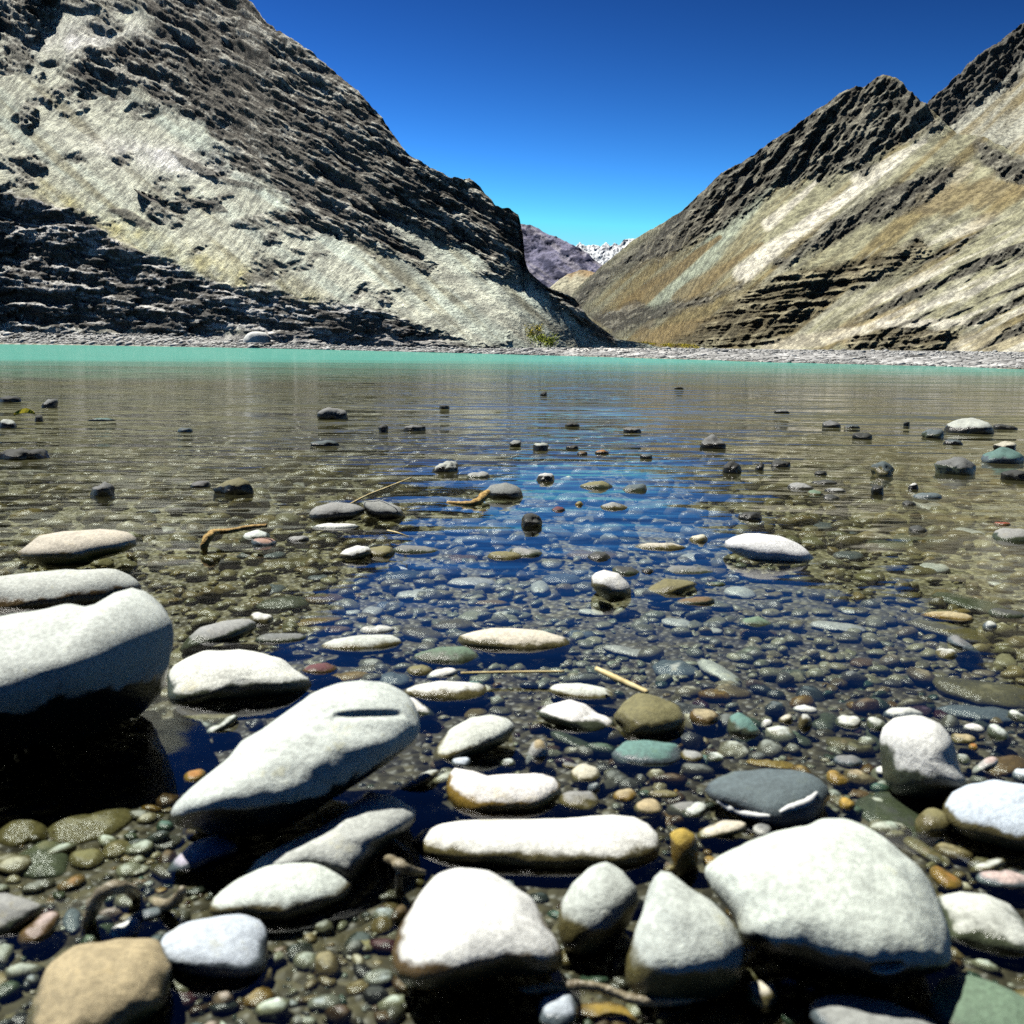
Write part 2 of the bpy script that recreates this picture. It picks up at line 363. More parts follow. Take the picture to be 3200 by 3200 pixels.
def field_left(px, py, v):
    rock = np.maximum.reduce([soft(px, py, p, 26, 5, 3 + i) for i, p in enumerate(LEFT_ROCK)])
    bench = soft(px, py, LEFT_BENCH[0], 24, 5, 31)
    ledge = np.maximum.reduce([soft(px, py, p, 5, 3, 61 + i, 30) for i, p in enumerate(LEFT_LEDGE)])
    st = streaks(px, py, 40, 420, 17, 5); st2 = streaks(px, py, 36, 900, 60, 8)
    big = fbm(px / 230, py / 230, 4, 12); med = fbm(px / 45, py / 45, 4, 14)
    # islands of bare rock sticking out of the scree, thinning downhill
    isl = sstep(0.17, 0.45, fbm(px / 120 + py / 260, py / 70, 5, 19) + 0.25 * sstep(420, 60, py) - 0.10 * sstep(500, 800, py)) * (1 - bench)
    rk = np.clip(np.maximum(rock, isl * 0.8), 0, 1)
    strat = streaks(px, py, 24, 260, 22, 41); strat_b = streaks(px, py, 8, 300, 26, 44)
    crag = streaks(px, py, 33, 120, 34, 21, 5); crag_b = fbm(px / 95, py / 30, 5, 25, 0.58)
    fine = streaks(px, py, 27, 34, 9, 23, 3); fine_b = streaks(px, py, 9, 40, 8, 27, 3); grit = fbm(px / 7, py / 5.5, 2, 29, 0.8); blk = fbm(px / 22, py / 20, 3, 35, 0.6)
    tan = 0.66 + 0.10 * big + rk * (0.95 + 0.5 * fbm(px / 90, py / 90, 3, 33)) + ledge * 1.2
    tan = tan + bench * (1.3 + 2.0 * sstep(930, 1000, py) * sstep(1500, 1100, px))
    tan = tan + 0.9 * sstep(1500, 1600, px) * rock
    step = lambda v_, k_: v_ + 0.6 * np.tanh(v_ * k_)
    relief = rk * (26 * step(crag, 6) + 13 * step(strat, 5) + 12 * fine + 9 * blk + 5 * grit) + bench * (30 * step(crag_b, 6) + 15 * step(strat_b, 5) + 13 * fine_b + 9 * blk + 5 * grit)
    relief = relief + (1 - rk) * (1 - bench) * (2.0 * grit + 1.2 * blk + 2.5 * med + 1.0 * st + 0.8 * fine) + ledge * 16 * (0.6 + med)
    disp = 5.0 * big + rk * 5 * crag + bench * 6 * crag_b
    fade = sstep(0.0, 0.03, v); disp = disp * fade; relief = relief * fade
    c = np.ones(px.shape + (3,)) * np.array((0.54, 0.55, 0.45))
    c = lerp3(c, (0.50, 0.55, 0.47), sstep(-0.1, 0.5, st2))
    c = lerp3(c, (0.30, 0.285, 0.20), sstep(0.05, 0.5, streaks(px, py, 42, 500, 40, 52)) * 0.8)
    yel = np.exp(-((py - (690 + 0.42 * (px - 300))) / 60) ** 2) * sstep(0, 200, px) * sstep(1150, 900, px)
    c = lerp3(c, (0.50, 0.45, 0.20), np.clip(yel * (0.6 + 0.8 * med), 0, 1) * 0.8)
    white = np.exp(-(((px - 500) / 190) ** 2 + ((py - 490 - 0.18 * (px - 500)) / 38) ** 2)) + 0.7 * np.exp(-(((px - 260) / 220) ** 2 + ((py - 120) / 60) ** 2))
    c = lerp3(c, (0.75, 0.74, 0.70), np.clip(white * (0.9 + med), 0, 1))
    c = c * (1 + 0.20 * st + 0.35 * grit)[..., None]
    rc = np.ones_like(c) * np.array((0.13, 0.122, 0.105))
    rc = lerp3(rc, (0.46, 0.45, 0.39), sstep(0.0, 0.30, strat * 0.5 + fine * 0.6 + grit * 0.3))
    c = lerp3(c, rc, rk)
    bc = np.ones_like(c) * np.array((0.12, 0.115, 0.105))
    bc = lerp3(bc, (0.58, 0.57, 0.54), sstep(0.0, 0.28, strat_b * 0.5 + fine_b * 0.6 + grit * 0.3))
    c = c * (1 - bench[..., None]) + bc * bench[..., None]
    c = lerp3(c, (0.16, 0.15, 0.13), ledge * 0.8)
    gravel = sstep(1040, 1052, py + 4 * med) * sstep(1500, 1300, px)
    c = lerp3(c, (0.42, 0.41, 0.39), gravel * 0.8)
    return dict(slope=tan, disp=disp, relief=relief, color=c)

SIL_L = [(-2500, -900), (-1600, -1050), (-600, -1000), (0, -720), (200, -580), (500, -300), (640, -150), (778, 0), (816, 50), (886, 112), (969, 170), (1085, 265), (1193, 364), (1267, 464),
         (1342, 526), (1408, 557), (1466, 560), (1524, 610), (1549, 645), (1593, 650), (1619, 665), (1626, 690), (1635, 740), (1639, 802), (1655, 853), (1731, 900),
         (1796, 936), (1818, 969), (1840, 998), (1912, 1045), (1927, 1058), (2017, 1074), (2080, 1090)]
BASE_L = [(-2500, 1075), (0, 1069), (500, 1079), (1000, 1090), (1330, 1104), (1650, 1111), (1690, 1112), (1740, 1100), (1830, 1097), (1920, 1092), (2080, 1096)]
RB_L = [(-2500, 150), (0, 158), (500, 115), (1000, 78), (1330, 66), (1640, 64), (1850, 74), (2080, 86)]
GL = mountain('mountain_left', 'steep rocky mountain of scree and dark crags on the left bank', SIL_L, BASE_L, RB_L,
              columns(-2500, 2080, 3.1), 430, field_left, M_NEAR, False)

# --- right mountain
RIGHT_ROCK = [C2([(1400, 270), (1250, 310), (1060, 450), (880, 570), (700, 700), (560, 850), (420, 960), (240, 1080), (220, 1130), (265, 1165), (345, 1085), (480, 1000), (600, 960), (720, 900),
                  (880, 800), (960, 730), (1010, 685), (1060, 720), (1100, 650), (1180, 690), (1280, 640), (1330, 680), (1400, 570), (1500, 540), (1560, 500), (1660, 490), (1600, 430), (1530, 350)])]
RIGHT_MID = [C2([(1560, 640), (1430, 700), (1240, 800), (1090, 920), (960, 1000), (1010, 1010), (1130, 950), (1300, 870), (1500, 790), (1640, 690), (1700, 600)]),
             C2([(590, 1290), (700, 1225), (760, 1180), (900, 1080), (1000, 1040), (1160, 1010), (1400, 950), (1540, 900), (1600, 960), (1450, 1030), (1300, 1080), (1180, 1160), (1060, 1260), (900, 1310), (780, 1310)]),
             C2([(1250, 1335), (1290, 1265), (1420, 1245), (1560, 1238), (1700, 1240), (1660, 1290), (1640, 1335)]),
             C2([(270, 1180), (360, 1165), (480, 1150), (620, 1130), (800, 1090), (860, 1060), (880, 1085), (720, 1140), (560, 1200), (480, 1240), (380, 1265), (330, 1230)]),
             C2([(1740, 520), (1860, 560), (2000, 640), (2000, 720), (1860, 680), (1760, 600)])]

def field_right(px, py, v):
    rock = soft(px, py, RIGHT_ROCK[0], 20, 5, 5)
    mid = [soft(px, py, p, 18, 5, 71 + 7 * i) for i, p in enumerate(RIGHT_MID)]
    low = np.maximum(mid[1], mid[2])
    oth = np.maximum.reduce([mid[0], mid[3], mid[4]])
    st = streaks(px, py, -43, 460, 15, 6); st2 = streaks(px, py, -42, 900, 45, 9); st3 = streaks(px, py, -40, 700, 28, 15)
    big = fbm(px / 230, py / 230, 4, 13); med = fbm(px / 45, py / 45, 4, 16)
    crag = streaks(px, py, -50, 120, 24, 22, 5)
    hstrat = streaks(px, py, -6, 240, 15, 45); gul = streaks(px, py, -66, 330, 34, 47)
    # diagonal strata on the lower right
    dz = sstep(640, 760, py - 0.0 * px) * sstep(2660, 2860, px + (py - 900) * 0.9)
    ds = streaks(px, py, -24, 420, 26, 49); dark_band = sstep(0.02, 0.30, ds) * dz
    rk = np.clip(np.maximum.reduce([rock, low * 0.9, oth, dark_band * 0.9]), 0, 1)
    tan = 0.56 + 0.08 * big + rock * (0.75 + 0.4 * crag) + low * (0.45 + 0.8 * sstep(-0.1, 0.4, hstrat)) + oth * 0.45 + dark_band * 0.55
    finr = streaks(px, py, -30, 34, 9, 24, 3); grit = fbm(px / 7, py / 5.5, 2, 30, 0.8); blk = fbm(px / 22, py / 20, 3, 36, 0.6); finh = streaks(px, py, -6, 44, 8, 28, 3)
    step = lambda v_, k_: v_ + 0.6 * np.tanh(v_ * k_)
    relief = rock * (15 * step(crag, 4) + 26 * np.abs(gul) + 11 * finr + 8 * blk + 4 * grit) + low * (9 * step(crag, 4) + 8 * step(hstrat, 4) + 9 * finh + 6 * blk + 4 * grit) \
        + np.maximum(oth, dark_band) * (11 * step(crag, 4) + 6 * st3 + 9 * finr + 5 * blk + 4 * grit) + (1 - rk) * (1.6 * grit + 2.0 * st3 + 1.0 * st + 4 * med + 1.5 * blk)
    fade = sstep(0, 0.03, v); relief = relief * fade; disp = (7 * big + rk * 4 * crag) * fade
    c = np.ones(px.shape + (3,)) * np.array((0.29, 0.285, 0.19))
    c = lerp3(c, (0.22, 0.185, 0.095), sstep(0.05, 0.45, st2))
    c = lerp3(c, (0.36, 0.355, 0.27), sstep(0.1, 0.5, st3))
    # broad scree fans, each its own kind of debris
    def fan(x0, y0, x1, y1, w0, w1, col, k):
        nonlocal c
        t = np.clip(((px - x0) * (x1 - x0) + (py - y0) * (y1 - y0)) / ((x1 - x0) ** 2 + (y1 - y0) ** 2), 0, 1)
        d = np.hypot(px - (x0 + t * (x1 - x0)), py - (y0 + t * (y1 - y0))) / (w0 + (w1 - w0) * t)
        c = lerp3(c, col, sstep(1.0, 0.45, d + 0.30 * st + 0.15 * med) * k)
    fan(2440, 560, 2060, 930, 12, 75, (0.32, 0.36, 0.28), 0.95)
    fan(2250, 740, 1960, 960, 10, 45, (0.20, 0.15, 0.07), 0.9)
    fan(2380, 760, 2130, 930, 10, 40, (0.21, 0.165, 0.085), 0.8)
    fan(2830, 480, 2320, 850, 14, 42, (0.66, 0.64, 0.54), 0.95)
    fan(2560, 560, 2400, 700, 8, 26, (0.56, 0.54, 0.45), 0.9)
    fan(2890, 440, 2680, 560, 8, 26, (0.58, 0.56, 0.46), 0.9)
    fan(3030, 520, 2900, 640, 20, 40, (0.46, 0.43, 0.33), 0.6)
    fan(3300, 560, 2900, 640, 60, 60, (0.23, 0.185, 0.095), 0.8)
    fan(2250, 1000, 2020, 1060, 20, 50, (0.26, 0.20, 0.10), 0.8)
    fan(2860, 950, 2650, 1050, 20, 50, (0.33, 0.27, 0.15), 0.8)
    fan(3190, 1060, 3000, 1080, 60, 40, (0.38, 0.34, 0.23), 0.9)
    fan(2700, 1030, 2400, 1090, 20, 35, (0.58, 0.54, 0.42), 0.8)
    fan(3050, 1010, 2750, 1010, 10, 22, (0.60, 0.57, 0.48), 0.8)
    c = lerp3(c, (0.60, 0.58, 0.49), sstep(0.05, 0.4, -ds) * dz * 0.8)
    c = c * (1 + 0.16 * st + 0.30 * grit)[..., None]
    rc = np.ones_like(c) * np.array((0.085, 0.082, 0.07))
    rc = lerp3(rc, (0.27, 0.26, 0.21), sstep(0.0, 0.32, finr * 0.6 + crag * 0.2 + 0.3 * grit))
    gl = sstep(0.10, 0.03, np.abs(gul)) * rock * sstep(-0.3, 0.2, med)
    rc = lerp3(rc, (0.33, 0.31, 0.24), gl * 0.8)
    lc = np.ones_like(c) * np.array((0.11, 0.095, 0.06))
    lc = lerp3(lc, (0.33, 0.30, 0.20), sstep(0.0, 0.35, hstrat * 0.6 + finh * 0.5))
    c = lerp3(c, rc, np.clip(np.maximum(np.maximum(rock, oth), dark_band), 0, 1) * 0.92)
    c = c * (1 - 0.9 * low[..., None]) + lc * 0.9 * low[..., None]
    return dict(slope=tan, disp=disp, relief=relief, color=c)

SIL_R = [(1755, 1005), (1789, 918), (1811, 896), (1883, 827), (1977, 750), (2021, 719), (2075, 690), (2137, 650), (2254, 542), (2345, 497), (2478, 397), (2577, 327), (2660, 277),
         (2693, 269), (2759, 236), (2800, 252), (2867, 306), (2933, 364), (2991, 422), (3074, 422), (3140, 455), (3200, 489), (3500, 620), (4200, 700), (5600, 500)]
BASE_R = [(1755, 1085), (1900, 1090), (2200, 1096), (2600, 1103), (3200, 1106), (5600, 1120)]
RB_R = [(1755, 420), (1900, 300), (2100, 200), (2400, 165), (3200, 130), (5600, 110)]
mountain('mountain_right', 'brown scree-striped mountain with a pointed summit on the right bank', SIL_R, BASE_R, RB_R,
         columns(1755, 5600, 3.1), 300, field_right, M_NEAR, False)

# --- ridge behind the right mountain
def field_back(px, py, v):
    st = streaks(px, py, -46, 420, 16, 90); crag = fbm(px / 34, py / 34, 5, 91, 0.62); fine = fbm(px / 9, py / 8, 3, 92, 0.7)
    edge = py - itp(px[0], SIL_B)[None, :]
    rk = sstep(190, 90, edge + 70 * fbm(px / 70, py / 70, 3, 95) + 60 * st)
    rk = np.maximum(rk, sstep(0.15, 0.4, fbm(px / 60 + py / 60, py / 120, 4, 96)) * 0.8)
    c = lerp3(np.ones(px.shape + (3,)) * np.array((0.40, 0.40, 0.33)), (0.25, 0.21, 0.12), sstep(0.0, 0.4, streaks(px, py, -44, 800, 40, 97)))
    c = c * (1 + 0.3 * st)[..., None]
    c = lerp3(c, (0.085, 0.08, 0.07), rk * 0.9); c = lerp3(c, (0.33, 0.32, 0.28), sstep(0.25, 0.5, fine * 0.6 + st * 0.5) * rk)
    return dict(slope=0.66 + rk * 0.5, disp=3 * crag, relief=(12 * streaks(px, py, -40, 34, 9, 98, 3) + 22 * crag + 4 * fine) * (0.2 + rk), color=c)
SIL_B = [(2780, 520), (2850, 400), (2904, 310), (2958, 273), (3049, 178), (3132, 116), (3200, 70), (3400, -100), (3800, -350), (4500, -500), (5600, -400)]
mountain('mountain_ridge', 'steep dark ridge rising behind the right mountain at the edge of the picture', SIL_B, [(2780, 700), (5600, 900)], [(2780, 520), (5600, 420)],
         columns(2780, 5600, 3.3, n_out=30), 170, field_back, M_NEAR, False)

# --- far hill, brown knoll and snow peaks up the valley
def field_hill(px, py, v):
    crag = fbm(px / 26, py / 18, 5, 111, 0.62); fine = fbm(px / 7, py / 6, 3, 112, 0.7); st = streaks(px, py, 35, 140, 9, 113)
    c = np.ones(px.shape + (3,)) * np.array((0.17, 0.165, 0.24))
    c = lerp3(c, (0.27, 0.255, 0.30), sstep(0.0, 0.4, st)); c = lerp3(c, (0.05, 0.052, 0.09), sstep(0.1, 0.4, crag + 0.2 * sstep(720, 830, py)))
    return dict(slope=0.62 + 0.9 * sstep(0.0, 0.4, crag), disp=2 * crag, relief=7 * crag + 2.5 * fine + 2 * st, color=c)
mountain('far_hill', 'bluish mauve hill closing the valley behind the dark cliff', [(1350, 690), (1500, 672), (1630, 699), (1670, 708), (1702, 721), (1746, 744), (1796, 770), (1833, 793), (1883, 828), (1960, 880), (2100, 960)],
         [(1350, 1060), (2100, 1060)], [(1350, 2600), (2100, 2600)], columns(1350, 2100, 2.6), 130, field_hill, M_FAR)
def field_knoll(px, py, v):
    crag = fbm(px / 18, py / 14, 5, 121, 0.62); fine = fbm(px / 6, py / 6, 3, 122, 0.7)
    c = lerp3(np.ones(px.shape + (3,)) * np.array((0.26, 0.19, 0.11)), (0.40, 0.38, 0.28), sstep(855, 890, py + 20 * crag + (1830 - px) * 0.2))
    return dict(slope=0.62 + 0 * px, disp=crag, relief=5 * crag + 4 * fine, color=c * (1 + 0.3 * fine)[..., None])
mountain('brown_knoll', 'low rounded brown knoll at the valley mouth below the mauve hill', [(1680, 930), (1727, 889), (1775, 857), (1811, 847), (1858, 849), (1915, 868), (2000, 930)],
         [(1680, 1070), (2000, 1070)], [(1680, 1200), (2000, 1200)], columns(1680, 2000, 2.6), 70, field_knoll, M_FAR)
def field_snow(px, py, v):
    crag = fbm(px / 14, py / 14, 5, 131, 0.65, True); fine = fbm(px / 5, py / 5, 3, 132, 0.7)
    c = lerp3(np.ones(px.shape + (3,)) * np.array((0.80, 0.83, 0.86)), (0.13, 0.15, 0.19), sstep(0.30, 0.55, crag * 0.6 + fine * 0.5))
    return dict(slope=0.75 + 0 * px, disp=3 * crag + 2 * fine, relief=6 * crag + 2 * fine, color=c)
mountain('snow_peaks', 'jagged snow covered peaks far up the valley', [(1500, 800), (1700, 790), (1770, 778), (1796, 772), (1811, 762), (1828, 772), (1858, 762), (1876, 770), (1894, 755), (1906, 768), (1920, 758), (1934, 766), (1952, 748), (1974, 748), (2030, 735), (2200, 800)],
         [(1500, 1000), (2200, 1000)], [(1500, 9000), (2200, 9000)], columns(1500, 2200, 2.2), 100, field_snow, M_FAR)

# ------------------------------------------------------------------ ground: river bed, banks
SHORE = [(-9000, 160), (-2400, 160), (0, 146), (500, 105), (1000, 70), (1300, 55), (1650, 43), (2000, 36), (2400, 29), (3200, 24), (5600, 20), (12000, 20)]
def bed_z(x, y):
    r = np.hypot(x, y)
    z = np.interp(r, [0, 0.5, 0.9, 1.4, 2, 3, 5, 8, 12, 20, 30], [-0.008, -0.009, -0.015, -0.026, -0.040, -0.065, -0.10, -0.17, -0.30, -0.9, -2.0])
    z = z + (0.004 + 0.003 * np.minimum(r, 3)) * fbm(x * 3.1, y * 3.1, 3, 201)
    return z
def ground_z(x, y):
    r = np.hypot(x, y); az = np.arctan2(x, y)
    px = 1600 + np.tan(np.clip(az, -1.25, 1.25)) * FN * 3200 * 1.0
    rs = itp(px, SHORE); front = sstep(1.45, 1.15, np.abs(az))
    z = bed_z(x, y)
    t = r - rs
    left = sstep(1750, 1450, px)
    hb = np.interp(px, [0, 500, 800, 1000, 1300, 1700], [1.2, 0.9, 0.5, 0.2, 0.12, 0.12]) * (1 + 0.5 * fbm(x * 0.12, y * 0.12, 3, 211))
    bank = left * hb * sstep(-1.5, 9, t) + (1 - left) * (0.22 * sstep(-1.0, 4.0, t) - 0.16 * sstep(20, 120, t)) - 0.10 * sstep(0, -2.5, t)
    near_shore = np.maximum(z, -np.maximum(-t, 0) * 0.09 - 0.1)
    zf = np.where(t > -2.5, bank + 0.05 * fbm(x * 0.7, y * 0.7, 4, 203), near_shore)
    back = 0.05 + 0.25 * np.clip(-y - 0.2, 0, 12) ** 0.9 * sstep(0.1, 3, -y) + 0.02 * fbm(x * 2, y * 2, 3, 204)
    return zf * front + np.where(r < 0.5, z, back) * (1 - front), px, t, front

az = np.radians(np.concatenate([np.linspace(-180, -34, 60)[:-1], np.linspace(-34, 34, 520), np.linspace(34, 180, 60)[1:]]))
rr = np.concatenate([[0.05, 0.2], np.geomspace(0.35, 8, 230), np.geomspace(8.1, 260, 170), np.geomspace(300, 30000, 16)])
A, RR = np.meshgrid(az, rr); GX, GY = RR * np.sin(A), RR * np.cos(A)
GZ, gpx, gt, gfront = ground_z(GX, GY)
GZ = np.where(RR > 260, np.minimum(GZ, 0.1), GZ)
gc = np.ones(GX.shape + (3,)) * np.array((0.06, 0.053, 0.03))
gc = lerp3(gc, (0.10, 0.088, 0.045), sstep(0.0, 0.4, fbm(GX * 2.1, GY * 2.1, 4, 207)))
gc = lerp3(gc, (0.17, 0.158, 0.085), sstep(1.1, 2.6, RR) * 0.9)
bank_m = sstep(-1.5, 0.5, gt) * gfront
gc = lerp3(gc, (0.31, 0.31, 0.30), bank_m)
sand = np.exp(-((gpx - 1850) / 170) ** 2) * sstep(2, 6, gt + 2 * fbm(GX * 0.3, GY * 0.3, 3, 209))
gc = lerp3(gc, (0.72, 0.70, 0.64), np.clip(sand * 1.2, 0, 1))
gc = lerp3(gc, (0.30, 0.28, 0.24), 1 - gfront)
gf = grid_faces(*GX.shape); gv = np.stack([GX, GY, GZ], -1).reshape(-1, 3); gcol = gc.reshape(-1, 3)
is_bank = ((gt > -2.5) & (gfront > 0.5)).reshape(-1)[gf].all(1)
def sub(name, faces, mat):
    u, inv = np.unique(faces, return_inverse=True)
    return mesh_obj(name, gv[u], inv.reshape(faces.shape), mat, colors=gcol[u])
ground = sub('river_bed', gf[~is_bank], M_GROUND)
bank_o = sub('far_bank', gf[is_bank], M_BANK)
tag(bank_o, 'pale gravel bar and white sand along the far shore', 'gravel bar', kind='structure')
tag(ground, 'gravelly river bed and stony banks under and beside the water', 'river bed', kind='structure')

wa = np.radians(np.linspace(-180, 180, 97)); wr = np.concatenate([[0.02], np.geomspace(0.3, 2500, 40)])
WA, WR = np.meshgrid(wa, wr)
water = mesh_obj('river_water', np.stack([WR * np.sin(WA), WR * np.cos(WA), 0 * WR], -1), grid_faces(*WA.shape), M_WATER)
tag(water, 'clear shallow river water turning turquoise towards the far bank', 'water', kind='structure')
# ------------------------------------------------------------------ the stones
def tube(path, radii, seg=10, seed=0, bumpy=0.35):
    P = np.array(path, float)
    t = np.linspace(0, len(P) - 1, (len(P) - 1) * 7 + 1); Q = []
    for u in t:                                                  # Catmull-Rom
        i = min(int(u), len(P) - 2); f = u - i
        p0, p1, p2, p3 = P[max(i - 1, 0)], P[i], P[i + 1], P[min(i + 2, len(P) - 1)]
        Q.append(0.5 * (2 * p1 + (p2 - p0) * f + (2 * p0 - 5 * p1 + 4 * p2 - p3) * f * f + (3 * p1 - p0 - 3 * p2 + p3) * f ** 3))
    Q = np.array(Q); R = np.interp(t, np.arange(len(P)), radii)
    T = np.gradient(Q, axis=0); T /= np.linalg.norm(T, axis=1, keepdims=True)
    up = np.array((0.13, 0.2, 1.0)); A = np.cross(T, up); A /= np.linalg.norm(A, axis=1, keepdims=True); B = np.cross(T, A)
    an = np.linspace(0, 2 * math.pi, seg + 1)[:-1]
    rr_ = R[:, None] * (1 + bumpy * fbm(np.repeat(np.arange(len(Q))[:, None] * .45, seg, 1), np.repeat(np.cos(an)[None] * 1.5, len(Q), 0) + seed, 3, seed))
    V = Q[:, None] + A[:, None] * (np.cos(an) * rr_)[..., None] + B[:, None] * (np.sin(an) * rr_)[..., None]
    n = len(Q); V = np.concatenate([V.reshape(-1, 3), Q[:1], Q[-1:]])
    F = [tuple(q) for q in grid_faces(n, seg, True).tolist()] + [((i + 1) % seg, i, n * seg) for i in range(seg)] + [((n - 1) * seg + i, (n - 1) * seg + (i + 1) % seg, n * seg + 1) for i in range(seg)]
    return V, F
CROPS = {'3': (0, 1050, .8282), '4': (1600, 1050, .8282), '5': (0, 1600, .8282), '6': (1600, 1600, .8282), '7': (0, 2300, .8282), '8': (1600, 2300, .8282),
         'a': (0, 1200, .5176), 'b': (900, 1200, .9158), 'c': (1700, 1200, .7326), 'd': (2400, 1200, .7326), 'e': (800, 1600, .7326), 'f': (1600, 1600, .7326),
         'g': (2400, 1600, .7326), 'h': (0, 2600, .7326), 'i': (1200, 2150, .7326), 'j': (2000, 2150, .7326), 'k': (2500, 2050, .641), '0': (0, 0, 1)}
TINT = dict(white=(.74, .75, .70), pale=(.58, .61, .55), mint=(.60, .66, .60), bluewhite=(.56, .63, .70), cream=(.60, .57, .45), grey=(.30, .31, .29), midgrey=(.20, .21, .20), slate=(.10, .135, .14),
            dark=(.045, .05, .045), olive=(.20, .185, .08), green=(.13, .20, .13), teal=(.12, .24, .21), tan=(.42, .35, .20), ochre=(.42, .27, .05), yellow=(.50, .36, .06),
            brown=(.17, .11, .05), maroon=(.12, .035, .04), purple=(.17, .11, .17), mauve=(.42, .40, .47), red=(.34, .06, .03), orange=(.42, .19, .04), navy=(.05, .08, .13), pink=(.50, .40, .36))
WET = dict(o=(.13, .115, .045), g=(.07, .085, .05), d=(.03, .03, .022), b=(.13, .085, .03), s=(.11, .14, .15), p=(.50, .52, .47), y=(.22, .15, .03))  # wet colours; d doubles as painted shade under the big stones
N_SEG = lambda w: (72, 34) if w > 420 else (44, 22) if w > 150 else (28, 14) if w > 60 else (18, 10)

def unwrap(outline):
    """radius of a traced outline as a function of the angle round its middle"""
    P = np.array(outline, float)
    c = (P.max(0) + P.min(0)) / 2
    ang = np.linspace(0, 2 * math.pi, 181)[:-1]; rad = np.zeros(180)
    Q = P - c
    for i in range(len(Q)):
        a, b = Q[i], Q[(i + 1) % len(Q)]
        for k, t in enumerate(ang):
            d = np.array((math.cos(t), -math.sin(t))); den = d[0] * (b - a)[1] - d[1] * (b - a)[0]
            if abs(den) < 1e-9: continue
            s = (a[0] * (b - a)[1] - a[1] * (b - a)[0]) / den; u = (a[0] * d[1] - a[1] * d[0]) / den
            if s > 0 and -1e-6 <= u <= 1 + 1e-6: rad[k] = max(rad[k], s)
    rad = np.where(rad <= 0, rad[rad > 0].min(), rad)
    for _ in range(3): rad = (np.roll(rad, 1) + 2 * rad + np.roll(rad, -1)) / 4
    return c, ang, rad

